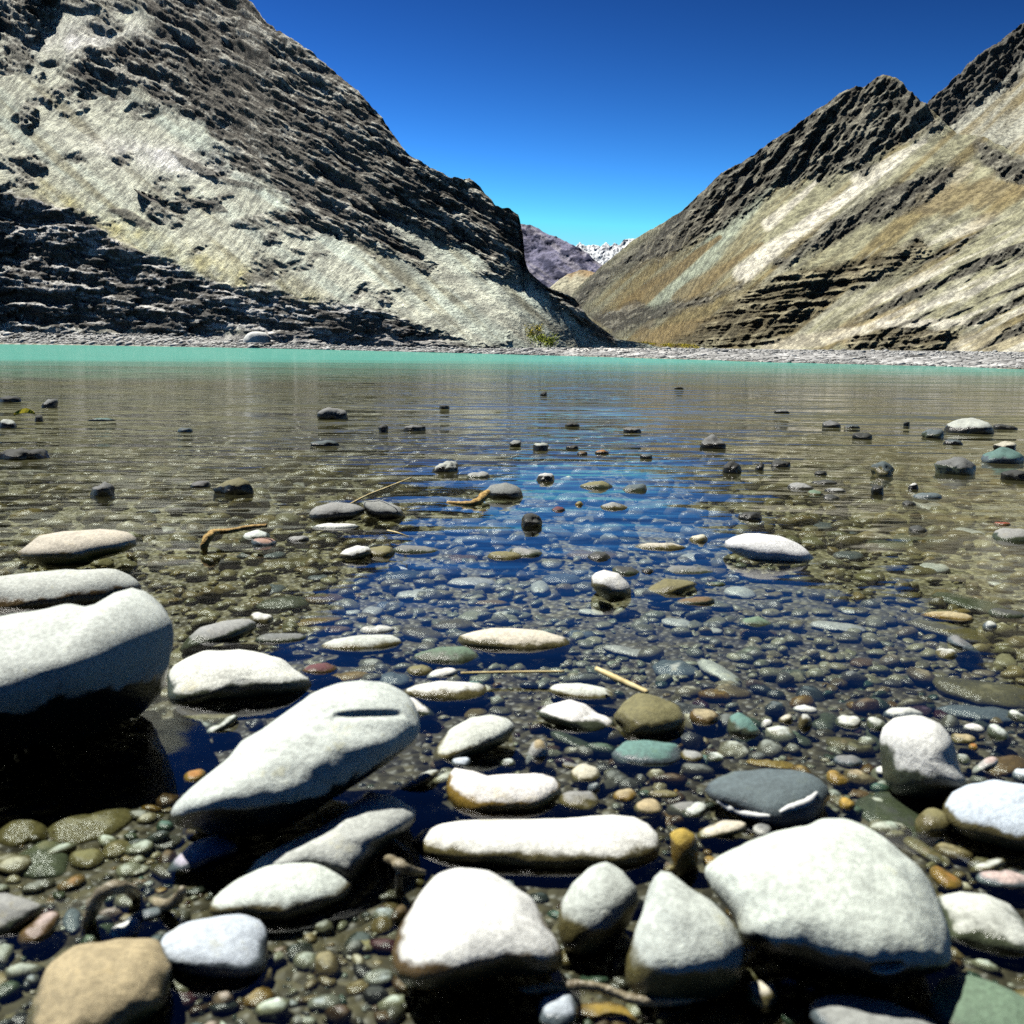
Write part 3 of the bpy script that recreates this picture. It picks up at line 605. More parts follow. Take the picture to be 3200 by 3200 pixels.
SEEN = []           # picture boxes of the stones already laid
def stone(mode, crop, shape, tint, wet, label, name='river_stone', group='stones lying in the shallows', ratio=None, rough=1.0, cat='stone', mat=None, under=None, dry=None, groove=None):
    ox, oy, s = CROPS[crop]
    if isinstance(shape, tuple):
        cx, cy, w, h = shape[:4]; rot = math.radians(shape[4]) if len(shape) > 4 else 0
        ang = np.linspace(0, 2 * math.pi, 181)[:-1]
        sd = rnd.random() * 50
        e = 2.25
        ca, sa = np.abs(np.cos(ang)), np.abs(np.sin(ang))
        base = ((ca / (w / 2)) ** e + (sa / (h / 2)) ** e) ** (-1 / e)
        base = base * (1 + 0.07 * np.cos(2 * ang + sd) + 0.06 * np.cos(3 * ang + sd * 2.3) + 0.03 * np.cos(5 * ang + sd * 3.1))
        xs, ys = base * np.cos(ang), -base * np.sin(ang)
        pts = [(cx + x * math.cos(rot) - y * math.sin(rot), cy + x * math.sin(rot) + y * math.cos(rot)) for x, y in zip(xs[::6], ys[::6])]
    else: pts = shape
    pts = [(ox + x * s, oy + y * s) for x, y in pts]
    P = np.array(pts)
    if mode == 'f':           # only the part above the water shows: carry the outline on below it
        y0, y1 = P[:, 1].min(), P[:, 1].max(); xm = (P[:, 0].max() + P[:, 0].min()) / 2
        up = [p for p in pts if p[1] < y0 + 0.62 * (y1 - y0)]
        k0 = max(range(len(pts)), key=lambda i: (pts[i][1] < y0 + .62 * (y1 - y0)) and not (pts[i - 1][1] < y0 + .62 * (y1 - y0)))
        seq = [pts[(k0 + i) % len(pts)] for i in range(len(pts))]; seq = [p for p in seq if p[1] < y0 + 0.62 * (y1 - y0)]
        yb = y1 - 0.1 * (y1 - y0)
        low = [(xm + (p[0] - xm) * 0.98, yb + (yb - p[1]) * 0.30) for p in reversed(seq)]
        pts = seq + low
    c, ang, rad = unwrap(pts)
    P = np.array(pts); w, h = P[:, 0].max() - P[:, 0].min(), P[:, 1].max() - P[:, 1].min()
    SEEN.append((P[:, 0].min(), P[:, 1].min(), P[:, 0].max(), P[:, 1].max()))
    # place it: the sight line through its middle meets the height of its middle
    z = 0.0; q = 0.5 if ratio is None else ratio
    for _ in range(8):
        pos = on_height(np.array(c[0]), np.array(min(c[1], 3600.0)), np.array(z)); d = pos - CAM; dist = float(np.dot(d, F_)); u = d / np.linalg.norm(d)
        dl = math.asin(-u[2]); sd_, cd = math.sin(dl), math.cos(dl)
        Wm = w * dist / (3200 * FN) / 2; N = h * dist / (3200 * FN) / 2
        L = N / math.sqrt(sd_ ** 2 + (q * cd) ** 2)
        L = min(L, 1.25 * Wm); L = max(L, 0.35 * Wm); L = min(L, N / sd_ * 0.97)
        H = math.sqrt(max(N * N - (L * sd_) ** 2, (0.15 * N) ** 2)) / cd
        bz = float(bed_z(pos[0], pos[1]))
        if mode == 's':
            H = min(H, -bz * 0.62, 0.45 * L); L = math.sqrt(max(N * N - (H * cd) ** 2, (0.3 * N) ** 2)) / sd_
            z = min(bz + 0.45 * H, -0.006 - H)
        elif mode == 'f': z = 0.30 * H
        elif mode == 'h': z = max(bz + 1.35 * H, 0.45 * H)
        else: z = max(bz + (0.92 if c[1] > 2150 else 1.08) * H, -0.25 * H)
    fw = np.array((u[0], u[1], 0)); fw /= np.linalg.norm(fw); rt = np.array((fw[1], -fw[0], 0)); up = np.array((0, 0, 1.0))
    B = (L * L * sd_ * fw + H * H * cd * up) / max(N, 1e-6) if mode != 's' else (L * L * sd_ * fw + H * H * cd * up) / math.sqrt((L * sd_) ** 2 + (H * cd) ** 2)
    dep = 1 / math.sqrt((cd / L) ** 2 + (sd_ / H) ** 2)
    nphi, nth = N_SEG(w) if groove is None else (220, 110)
    ph = np.linspace(0, 2 * math.pi, nphi + 1)[:-1]; R = np.interp(ph, np.append(ang, 2 * math.pi), np.append(rad, rad[0]))
    th = np.linspace(0, math.pi, nth + 2)[1:-1][:, None]
    xx = R * np.cos(ph) / (w / 2); yy = R * np.sin(ph) / (h / 2)
    sn = np.sin(th) ** 0.86; cs = np.cos(th)
    V = rt * (sn * xx * Wm)[..., None] + B * (sn * yy)[..., None] - u * (dep * cs * np.ones_like(xx))[..., None]
    if under is not None:       # undercut side towards the viewer: below a line across its front the face leans back under the stone
        a_, b_ = under; y_ = sn * yy - (a_ + b_ * sn * xx); t_ = np.log1p(np.exp(-y_ * 14)) / 14
        k_ = L * L * sd_ / N / cd + 0.75 * H
        V = V + u * (t_ * k_ * (0.65 + 0.35 * cs))[..., None]
    if groove is not None:
        for gx0, gy0, gx1, gy1, gw, gd in groove:
            gx0, gy0, gx1, gy1, gw = ox + gx0 * s, oy + gy0 * s, ox + gx1 * s, oy + gy1 * s, gw * s
            ppx = c[0] + sn * xx * w / 2; ppy = c[1] - sn * yy * h / 2
            tt = ((ppx - gx0) * (gx1 - gx0) + (ppy - gy0) * (gy1 - gy0)) / ((gx1 - gx0) ** 2 + (gy1 - gy0) ** 2)
            taper = np.clip(1 - (2 * tt - 1) ** 2, 0.0, 1) ** 0.5
            dd = np.abs((ppx - gx0) * (gy1 - gy0) - (ppy - gy0) * (gx1 - gx0)) / math.hypot(gx1 - gx0, gy1 - gy0)
            V = V + u * (gd * taper * np.exp(-(dd / gw) ** 2) * (cs > 0))[..., None]
    V = V.reshape(-1, 3)
    V = np.concatenate([V, [-u * dep, u * dep]])
    size = (Wm + N) / 2
    off = rnd.random() * 90
    nz = fbm3(V + off * size, 0.9 / size, 2, int(off)) * (0.10 if mode != 'f' else 0.42) + fbm3(V + off, 2.6 / size, 3, int(off) + 3) * 0.045 * rough
    ln = np.linalg.norm(V, axis=1, keepdims=True)
    V = V * (1 + nz[:, None])
    n0 = nphi * nth
    quads = grid_faces(nth, nphi, True)
    tri = [(i, (i + 1) % nphi, n0) for i in range(nphi)] + [(n0 - nphi + (i + 1) % nphi, n0 - nphi + i, n0 + 1) for i in range(nphi)]
    me = bpy.data.meshes.new(name); base = np.array((0, 0, -H))
    me.from_pydata((V - base).tolist(), [], [tuple(reversed(q_)) for q_ in quads.tolist()] + tri)
    me.polygons.foreach_set('use_smooth', np.ones(len(me.polygons), bool)); me.materials.append(mat or M_STONE)
    o = bpy.data.objects.new(name, me); COL.objects.link(o); o.location = Vector(pos + base)
    def j(col):
        k_ = 1 + rnd.uniform(-.10, .10); return tuple(max(0.01, v * k_ * (1 + rnd.uniform(-.015, .015))) for v in col)
    o.color = (*(v * (0.75 if mode == 'f' else 1.0) for v in j(TINT[tint] if isinstance(tint, str) else tint)), 1); o['wet_shade_tint'] = list(j(WET[wet] if isinstance(wet, str) else wet))
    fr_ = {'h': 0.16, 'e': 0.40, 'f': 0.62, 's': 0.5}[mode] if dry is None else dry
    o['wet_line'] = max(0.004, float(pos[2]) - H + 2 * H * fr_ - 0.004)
    tag(o, label, cat, group)
    return o

# mode: e stands out of the water, h stands high, s lies under water, f far stone whose top breaks the surface
NEAR = 'stones of the near shore'; MIDW = 'stones in the clear shallows'; FARW = 'stones breaking the surface further out'
T_NEAR = [
 ('h', '5', [(0, 385), (80, 370), (170, 365), (270, 352), (355, 370), (400, 345), (440, 310), (510, 298), (570, 320), (630, 385), (657, 450), (657, 540), (635, 660), (600, 760), (540, 820), (300, 870), (60, 885), (-200, 830), (-320, 660), (-220, 450)], 'mint', 'd', 'largest boulder, pale grey with a knobbed shoulder and black shaded underside, at the left edge'),
 ('e', '5', [(-80, 250), (50, 225), (140, 215), (250, 213), (340, 222), (440, 222), (495, 250), (525, 282), (540, 310), (480, 370), (300, 392), (0, 388), (-80, 380)], 'pale', 'b', 'long flat pale stone with a dark gritty base right behind the largest boulder'),
 ('h', '5', [(75, 150), (130, 105), (160, 80), (250, 68), (380, 66), (470, 85), (510, 120), (500, 150), (430, 172), (350, 190), (330, 200), (240, 214), (160, 190)], 'cream', 'y', 'broad cream slab with an ochre lower edge, beyond the largest boulder'),
 ('s', '5', (515, 128, 60, 50), 'dark', 'd', 'small black stone touching the tip of the broad cream slab'),
 ('e', '5', (255, 190, 210, 46), 'pale', 'g', 'flat pale flake leaning on the front of the broad cream slab'),
 ('e', '5', [(630, 690), (640, 600), (680, 550), (780, 515), (900, 520), (1000, 540), (1060, 570), (1110, 625), (1165, 650), (1150, 690), (1060, 712), (900, 722), (780, 718), (700, 728)], 'white', 'g', 'white faceted stone with a grey front, between the largest boulder and the big oblong stone'),
 ('h', '5', [(668, 1110), (690, 1050), (770, 990), (870, 920), (920, 850), (990, 820), (1080, 750), (1180, 680), (1290, 645), (1400, 645), (1490, 675), (1560, 740), (1592, 830), (1575, 890), (1500, 940), (1420, 990), (1300, 1060), (1150, 1135), (1050, 1168), (950, 1172), (800, 1155), (700, 1135)], 'mint', 'd', 'big oblong pale stone lying diagonally, with a short crack near its thick end'),
 ('e', '5', [(1500, 690), (1560, 698), (1620, 740), (1660, 785), (1610, 802), (1550, 785)], 'white', 'g', 'small white stone tucked against the thick end of the big oblong stone'),
 ('e', '5', [(1515, 680), (1560, 655), (1660, 640), (1830, 650), (1842, 700), (1800, 730), (1650, 727), (1560, 708)], 'white', 'o', 'flat white rock with a tan rim, behind the big oblong stone'),
 ('e', '7', [(915, 495), (970, 440), (1070, 400), (1190, 350), (1280, 310), (1340, 260), (1400, 238), (1470, 240), (1530, 280), (1572, 310), (1555, 370), (1450, 440), (1400, 500), (1330, 565), (1200, 530), (1050, 520), (950, 525)], 'pale', 'g', 'tapering pale stone with a mossy end, below the big oblong stone'),
 ('e', '7', [(808, 640), (830, 580), (900, 530), (1000, 490), (1100, 472), (1220, 485), (1300, 540), (1320, 590), (1290, 640), (1200, 670), (1080, 697), (980, 682), (900, 662)], 'mint', 'o', 'smooth oval pale stone overlapping the tapering mossy stone'),
 ('e', '7', [(603, 770), (630, 730), (700, 695), (800, 686), (920, 690), (990, 720), (1010, 770), (1002, 850), (985, 912), (920, 927), (800, 907), (700, 872), (630, 832)], 'bluewhite', 's', 'bluish white blunt stone below the smooth oval stone'),
 ('e', '7', [(625, 500), (660, 450), (720, 405), (790, 380), (850, 385), (893, 430), (880, 460), (800, 485), (750, 508), (680, 522)], 'mauve', 's', 'mauve grey oval stone below the tip of the big oblong stone'),
 ('s', '7', [(188, 320), (215, 275), (290, 260), (330, 275), (450, 245), (500, 270), (522, 320), (480, 360), (400, 400), (280, 407), (210, 382)], 'olive', 'o', 'largest olive stone under water in front of the largest boulder'),
 ('s', '7', (85, 360, 180, 125), 'olive', 'o', 'rounded olive stone under water at the left edge, beside the largest olive stone'),
 ('s', '7', (95, 285, 210, 70), 'ochre', 'y', 'curved ochre stone under water at the foot of the largest boulder'),
 ('s', '7', (165, 478, 200, 150, 20), 'olive', 'g', 'grey olive stone under water just below the rounded olive stone'),
 ('s', '7', (330, 470, 120, 90), 'olive', 'o', 'small dull olive stone under water right of the grey olive stone'),
 ('s', '7', (440, 430, 120, 70), 'tan', 'o', 'flat tan stone under water left of the mauve stone'),
 ('s', '7', (272, 557, 105, 52, -10), 'orange', 'b', 'small rust orange stone under water at lower left'),
 ('e', '7', [(-60, 580), (30, 585), (110, 630), (160, 665), (110, 710), (30, 750), (-60, 740)], 'grey', 'g', 'grey wedge shaped stone at the left edge near the bottom'),
 ('e', '7', (150, 735, 155, 92, -25), 'pink', 'b', 'pinkish brown pebble right of the grey wedge stone'),
 ('s', '7', (272, 697, 62, 92, 10), 'slate', 's', 'dark upright oval pebble beside the pinkish brown pebble'),
 ('e', '7', (475, 737, 112, 72, -20), 'white', 'p', 'small bright white pebble left of the bluish white stone'),
 ('e', '7', (545, 680, 150, 50, -12), 'slate', 's', 'narrow dark wet stone above the small bright white pebble'),
 ('e', '7', [(150, 930), (200, 840), (300, 790), (450, 800), (580, 830), (640, 930), (600, 1060), (400, 1150), (160, 1150), (110, 1030)], 'tan', 'o', 'large rough brown rock in the lower left corner'),
 ('e', '7', (595, 925, 72, 92, 20), 'cream', 'o', 'cream pebble between the rough brown rock and the bluish white stone'),
 ('h', '7', [(1503, 800), (1520, 710), (1570, 620), (1640, 540), (1720, 505), (1850, 515), (1940, 560), (2010, 610), (2060, 700), (2110, 800), (2117, 860), (2040, 887), (1900, 884), (1780, 904), (1640, 927), (1550, 912), (1515, 862)], 'white', 'b', 'half white half brown rounded block at the bottom centre'),
 ('e', '8', [(168, 720), (185, 640), (225, 560), (290, 500), (350, 478), (420, 498), (477, 560), (482, 620), (450, 700), (390, 772), (330, 812), (270, 832), (200, 802)], 'mint', 'o', 'egg shaped pale stone right of the half brown block'),
 ('e', '8', [(438, 880), (455, 760), (490, 670), (510, 570), (530, 525), (570, 513), (640, 560), (740, 620), (820, 690), (867, 780), (852, 870), (780, 932), (640, 974), (520, 984), (450, 952)], 'mint', 'o', 'rounded triangular pale stone between the egg shaped stone and the biggest smooth stone'),
 ('h', '8', [(722, 560), (790, 500), (900, 420), (1000, 370), (1100, 340), (1160, 303), (1230, 293), (1320, 318), (1420, 378), (1500, 438), (1562, 530), (1602, 640), (1602, 762), (1540, 803), (1470, 833), (1420, 863), (1290, 863), (1120, 833), (1000, 823), (890, 803), (848, 730), (758, 640)], 'mint', 'd', 'biggest smooth pale stone at lower right, fan shaped with a small dark chip'),
 ('e', '8', [(1603, 650), (1680, 610), (1780, 598), (1870, 618), (1940, 680), (1985, 740), (1960, 805), (1800, 813), (1660, 803), (1630, 740)], 'pale', 'g', 'pale half round stone at the right edge beside the biggest smooth stone'),
 ('e', '8', [(1633, 310), (1660, 250), (1720, 200), (1810, 168), (1932, 168), (2060, 220), (2060, 380), (1932, 427), (1780, 417), (1690, 387), (1648, 350)], 'bluewhite', 'o', 'rounded bluish white stone at the right edge above the half round stone'),
 ('e', '6', [(1393, 880), (1400, 830), (1440, 795), (1520, 776), (1600, 795), (1650, 840), (1672, 900), (1692, 960), (1722, 1000), (1715, 1035), (1660, 1075), (1600, 1095), (1540, 1102), (1460, 1082), (1420, 1030), (1408, 970)], 'white', 'g', 'white hooded stone with a wet grey skirt near the right edge'),
 ('e', '6', [(1393, 775), (1430, 743), (1500, 733), (1557, 750), (1540, 787), (1440, 792)], 'pale', 's', 'long pale pebble lying behind the white hooded stone'),
 ('e', '7', [(1538, 400), (1560, 370), (1620, 345), (1760, 325), (1932, 315), (2080, 310), (2230, 300), (2350, 293), (2420, 310), (2477, 350), (2500, 400), (2480, 457), (2400, 482), (2300, 497), (2150, 512), (2000, 512), (1850, 492), (1680, 482), (1570, 442)], 'white', 'o', 'long white bar shaped stone with brown stains, above the half brown block'),
 ('e', '8', [(718, 240), (750, 190), (830, 145), (960, 126), (1080, 123), (1170, 148), (1192, 200), (1160, 252), (1120, 302), (1040, 332), (960, 337), (880, 312), (790, 282)], 'slate', 's', 'dark slate oval with a white rim on its near side'),
 ('e', '8', (690, 285, 112, 58, -25), 'mint', 'g', 'small greenish white pebble at the left end of the dark slate oval'),
 ('e', '8', (790, 357, 215, 58, -18), 'cream', 'o', 'cream finger shaped stone between the yellow block and the dark slate oval'),
 ('e', '8', [(593, 370), (640, 348), (692, 370), (702, 420), (697, 500), (660, 537), (620, 522), (603, 450)], 'yellow', 'y', 'bright yellow ochre block right of the long white bar shaped stone'),
 ('s', '8', (600, 320, 72, 62), 'brown', 'b', 'dark brown cube like pebble above the bright yellow ochre block'),
 ('e', '8', (752, 478, 72, 42), 'ochre', 'y', 'small ochre pebble in the shadow left of the biggest smooth stone'),
 ('e', '8', (1640, 545, 118, 72, 22), 'orange', 'y', 'orange brown pebble below the bluish white stone at right'),
 ('e', '8', (1860, 545, 210, 72, -4), 'pink', 's', 'pinkish grey flat stone at the right edge above the half round stone'),
 ('e', '8', (1800, 492, 145, 46, -28), 'pale', 'o', 'thin pale stone slanting above the orange brown pebble'),
 ('s', '8', (1430, 292, 235, 155, 15), 'dark', 'g', 'dark greenish wet stone under the white hooded stone'),
 ('e', '8', (1592, 332, 135, 115, -15), 'olive', 'o', 'olive brown stone leaning on the bluish white stone'),
 ('s', '8', (1570, 445, 225, 58, 22), 'brown', 'o', 'long dull brown stone between the biggest smooth stone and the orange brown pebble'),
 ('e', '8', (945, 985, 112, 122, 15), 'cream', 'o', 'cream egg pebble at the bottom under the biggest smooth stone'),
 ('e', '8', (1390, 1110, 500, 205), 'grey', 's', 'broad grey stone cut off by the bottom edge'),
 ('e', '8', (1790, 1060, 420, 270), 'green', 'g', 'mossy green stone in the bottom right corner'),
 ('e', '8', (172, 1045, 150, 150, -35), 'bluewhite', 's', 'small bluish white stone at the bottom edge below the egg shaped stone'),
 ('s', '8', (340, 1060, 260, 110), 'ochre', 'b', 'brown stone under water at the bottom, below the thin root'),
 ('s', '8', (1050, 1035, 90, 60), 'olive', 'o', 'small olive pebble right of the cream egg pebble'),
 ('e', 'i', [(263, 430), (280, 370), (320, 335), (360, 345), (400, 380), (520, 370), (640, 363), (740, 380), (767, 430), (730, 492), (650, 532), (500, 552), (350, 548), (300, 512)], 'white', 'y', 'white topped ochre stone above the long white bar shaped stone'),
 ('e', 'i', [(208, 290), (240, 230), (290, 170), (370, 120), (470, 108), (540, 130), (567, 170), (520, 232), (430, 283), (330, 313), (230, 338)], 'pale', 'o', 'tilted pale stone with an olive wet tip, right of the big oblong stone'),
 ('e', 'i', [(638, 110), (700, 75), (790, 50), (860, 68), (908, 108), (960, 120), (1000, 155), (960, 202), (900, 218), (800, 192), (700, 152)], 'white', 'g', 'white topped stone with a grey green side, left of the green tan egg stone'),
 ('e', '6', [(383, 780), (420, 730), (470, 690), (540, 688), (620, 718), (662, 780), (622, 832), (540, 862), (440, 857)], 'olive', 'o', 'green and tan egg stone half in the water at the centre'),
 ('e', '6', [(118, 680), (160, 650), (250, 643), (350, 658), (412, 690), (390, 722), (310, 727), (200, 717)], 'pale', 'o', 'flat pale stone speckled with wet glints, behind the white topped stones'),
 ('e', '6', [(373, 920), (420, 870), (520, 863), (620, 868), (642, 930), (600, 962), (480, 977), (400, 962)], 'teal', 's', 'blue green flat stone in front of the green tan egg stone'),
 ('e', 'i', (130, 410, 245, 48, -26), 'pale', 'o', 'thin pale finger of stone left of the white topped ochre stone'),
 ('e', 'i', (655, 290, 98, 122, 25), 'tan', 'p', 'tan and grey upright pebble above the white topped ochre stone'),
 ('e', 'i', (530, 322, 62, 40), 'mint', 'g', 'tiny pale green pebble left of the tan and grey upright pebble'),
 ('e', 'i', (860, 372, 122, 92, -8), 'cream', 'o', 'cream topped pebble right of the tan and grey upright pebble'),
 ('e', 'i', (840, 487, 165, 100), 'grey', 'o', 'grey olive pebble at the right end of the white topped ochre stone'),
 ('e', 'i', (1030, 462, 105, 62, -10), 'tan', 'y', 'tan pebble right of the grey olive pebble'),
 ('e', 'i', (332, 318, 78, 46), 'bluewhite', 's', 'tiny bluish pebble wedged above the white topped ochre stone'),
 ('s', 'i', (830, 245, 265, 58, 22), 'green', 'g', 'long dark green stone slanting below the white topped stone'),
 ('e', 'i', (895, 432, 52, 62), 'mint', 's', 'tiny upright mint pebble right of the cream topped pebble'),
 ('e', 'i', (800, 335, 90, 34, 8), 'midgrey', 'o', 'narrow grey pebble above the cream topped pebble'),
 ('s', 'i', (190, 545, 110, 50), 'maroon', 'b', 'dark reddish pebble between the tapering stone and the long white bar stone'),
 ('e', 'j', [(372, 200), (380, 130), (420, 105), (470, 130), (515, 180), (525, 225), (480, 238), (430, 225)], 'teal', 'g', 'pale teal lumpy stone beyond the dark slate oval'),
 ('e', 'j', (275, 130, 125, 88, 15), 'tan', 'b', 'tan and white pebble right of the green tan egg stone'),
 ('e', 'j', (540, 156, 52, 42, -25), 'white', 'p', 'tiny white pebble right of the pale teal lumpy stone'),
 ('e', 'j', (622, 140, 66, 48, -25), 'cream', 'o', 'small cream pebble beside the tiny white pebble'),
 ('e', 'j', (700, 165, 62, 105, 5), 'pale', 'o', 'upright pale pebble at the edge of the blue water'),
 ('e', 'j', (705, 92, 115, 36), 'white', 'p', 'flat white pebble on top of the upright pale pebble'),
 ('e', 'j', (890, 152, 105, 72), 'pale', 'g', 'pale rounded pebble left of the long pale pebble behind the hooded stone'),
 ('s', 'j', (790, 150, 130, 90), 'dark', 'g', 'dark round wet stone between two pale pebbles at the edge of the blue water'),
 ('s', 'j', (680, 222, 105, 50, 25), 'green', 'g', 'small vivid green stone below the upright pale pebble'),
 ('s', 'j', (540, 258, 230, 34), 'tan', 'o', 'narrow tan stone lying across, below the pale teal lumpy stone'),
 ('s', 'j', (560, 325, 225, 38), 'tan', 'y', 'narrow tan stone right behind the dark slate oval'),
 ('s', 'j', (530, 290, 260, 30), 'maroon', 'b', 'narrow dark red stone between the two narrow tan stones'),
 ('s', 'j', (870, 245, 165, 66), 'brown', 'o', 'brown stone under water left of the white hooded stone'),
 ('e', 'j', (890, 315, 140, 56), 'midgrey', 's', 'grey gravelly stone in front of the brown stone under water'),
 ('e', 'j', (842, 392, 95, 66, 20), 'ochre', 'y', 'ochre pebble at the right end of the dark slate oval'),
 ('e', 'j', (880, 500, 62, 62, 30), 'ochre', 'y', 'small ochre pebble between the slate oval and the dark greenish wet stone'),
 ('s', 'j', (925, 452, 130, 42), 'brown', 'b', 'flat brown pebble above the small ochre pebble'),
 ('e', 'j', (222, 295, 105, 52), 'grey', 'o', 'grey pebble right of the blue green flat stone'),
 ('e', 'j', (320, 300, 72, 52), 'mint', 'g', 'pale green pebble next to the grey pebble, right of the blue green flat stone'),
 ('e', 'j', (40, 512, 135, 72), 'tan', 'o', 'tan pebble above the right end of the long white bar stone'),
 ('e', 'j', (1010, 162, 85, 72), 'pale', 'g', 'pale pebble against the upper left of the white hooded stone'),
 ('s', 'j', (990, 225, 80, 110), 'green', 'g', 'mossy green stone against the left side of the white hooded stone'),
 ('e', 'j', (520, 607, 80, 56), 'midgrey', 'p', 'small grey pebble under the slate oval, above the biggest smooth stone'),
 ('e', 'j', (100, 455, 130, 40), 'olive', 'o', 'gritty olive pebble below the blue green flat stone'),
 ('e', 'k', (850, 352, 95, 40), 'white', 'p', 'narrow white pebble right of the white hooded stone'),
 ('e', 'k', (970, 392, 125, 86, 38), 'mint', 'g', 'pale greenish pebble beside the narrow white pebble at right'),
 ('e', 'k', (790, 408, 112, 60), 'tan', 'o', 'gritty tan pebble against the right side of the white hooded stone'),
 ('e', 'k', (845, 446, 42, 36), 'orange', 'y', 'tiny orange pebble right of the white hooded stone'),
 ('e', 'k', (795, 505, 75, 52, 20), 'mint', 'g', 'white and green pebble at the right foot of the white hooded stone'),
 ('e', 'k', (905, 535, 135, 56, -42), 'pink', 'p', 'pinkish white slanting pebble above the bluish white stone'),
 ('s', 'k', (1000, 545, 215, 120, -15), 'brown', 'b', 'brown stone behind the bluish white stone at the right edge'),
 ('e', 'k', (1085, 585, 95, 76), 'bluewhite', 's', 'small pale blue pebble at the right edge'),
 ('e', 'k', (400, 562, 60, 46), 'white', 'p', 'tiny white pebble left of the wet skirt of the hooded stone'),
 ('e', 'k', (1065, 300, 105, 52, 25), 'pale', 'g', 'pale stone at the right edge below the blue slab'),
 ('s', 'k', (560, 120, 115, 48), 'grey', 'g', 'grey stone under water left of the long olive slab'),
 ('s', '5', [(558, 805), (620, 770), (760, 765), (900, 780), (870, 812), (760, 832), (640, 842)], 'olive', 'o', 'flat olive stone under water below the white faceted stone'),
 ('e', '5', (830, 812, 160, 36, -28), 'mint', 'g', 'thin pale green stone slanting below the white faceted stone'),
 ('s', '5', (857, 850, 105, 52), 'yellow', 'o', 'small yellow stone under water beside the slanting pale green stone'),
 ('e', '5', (735, 1000, 85, 52, -15), 'orange', 'y', 'orange stone at the tip of the big oblong stone'),
]
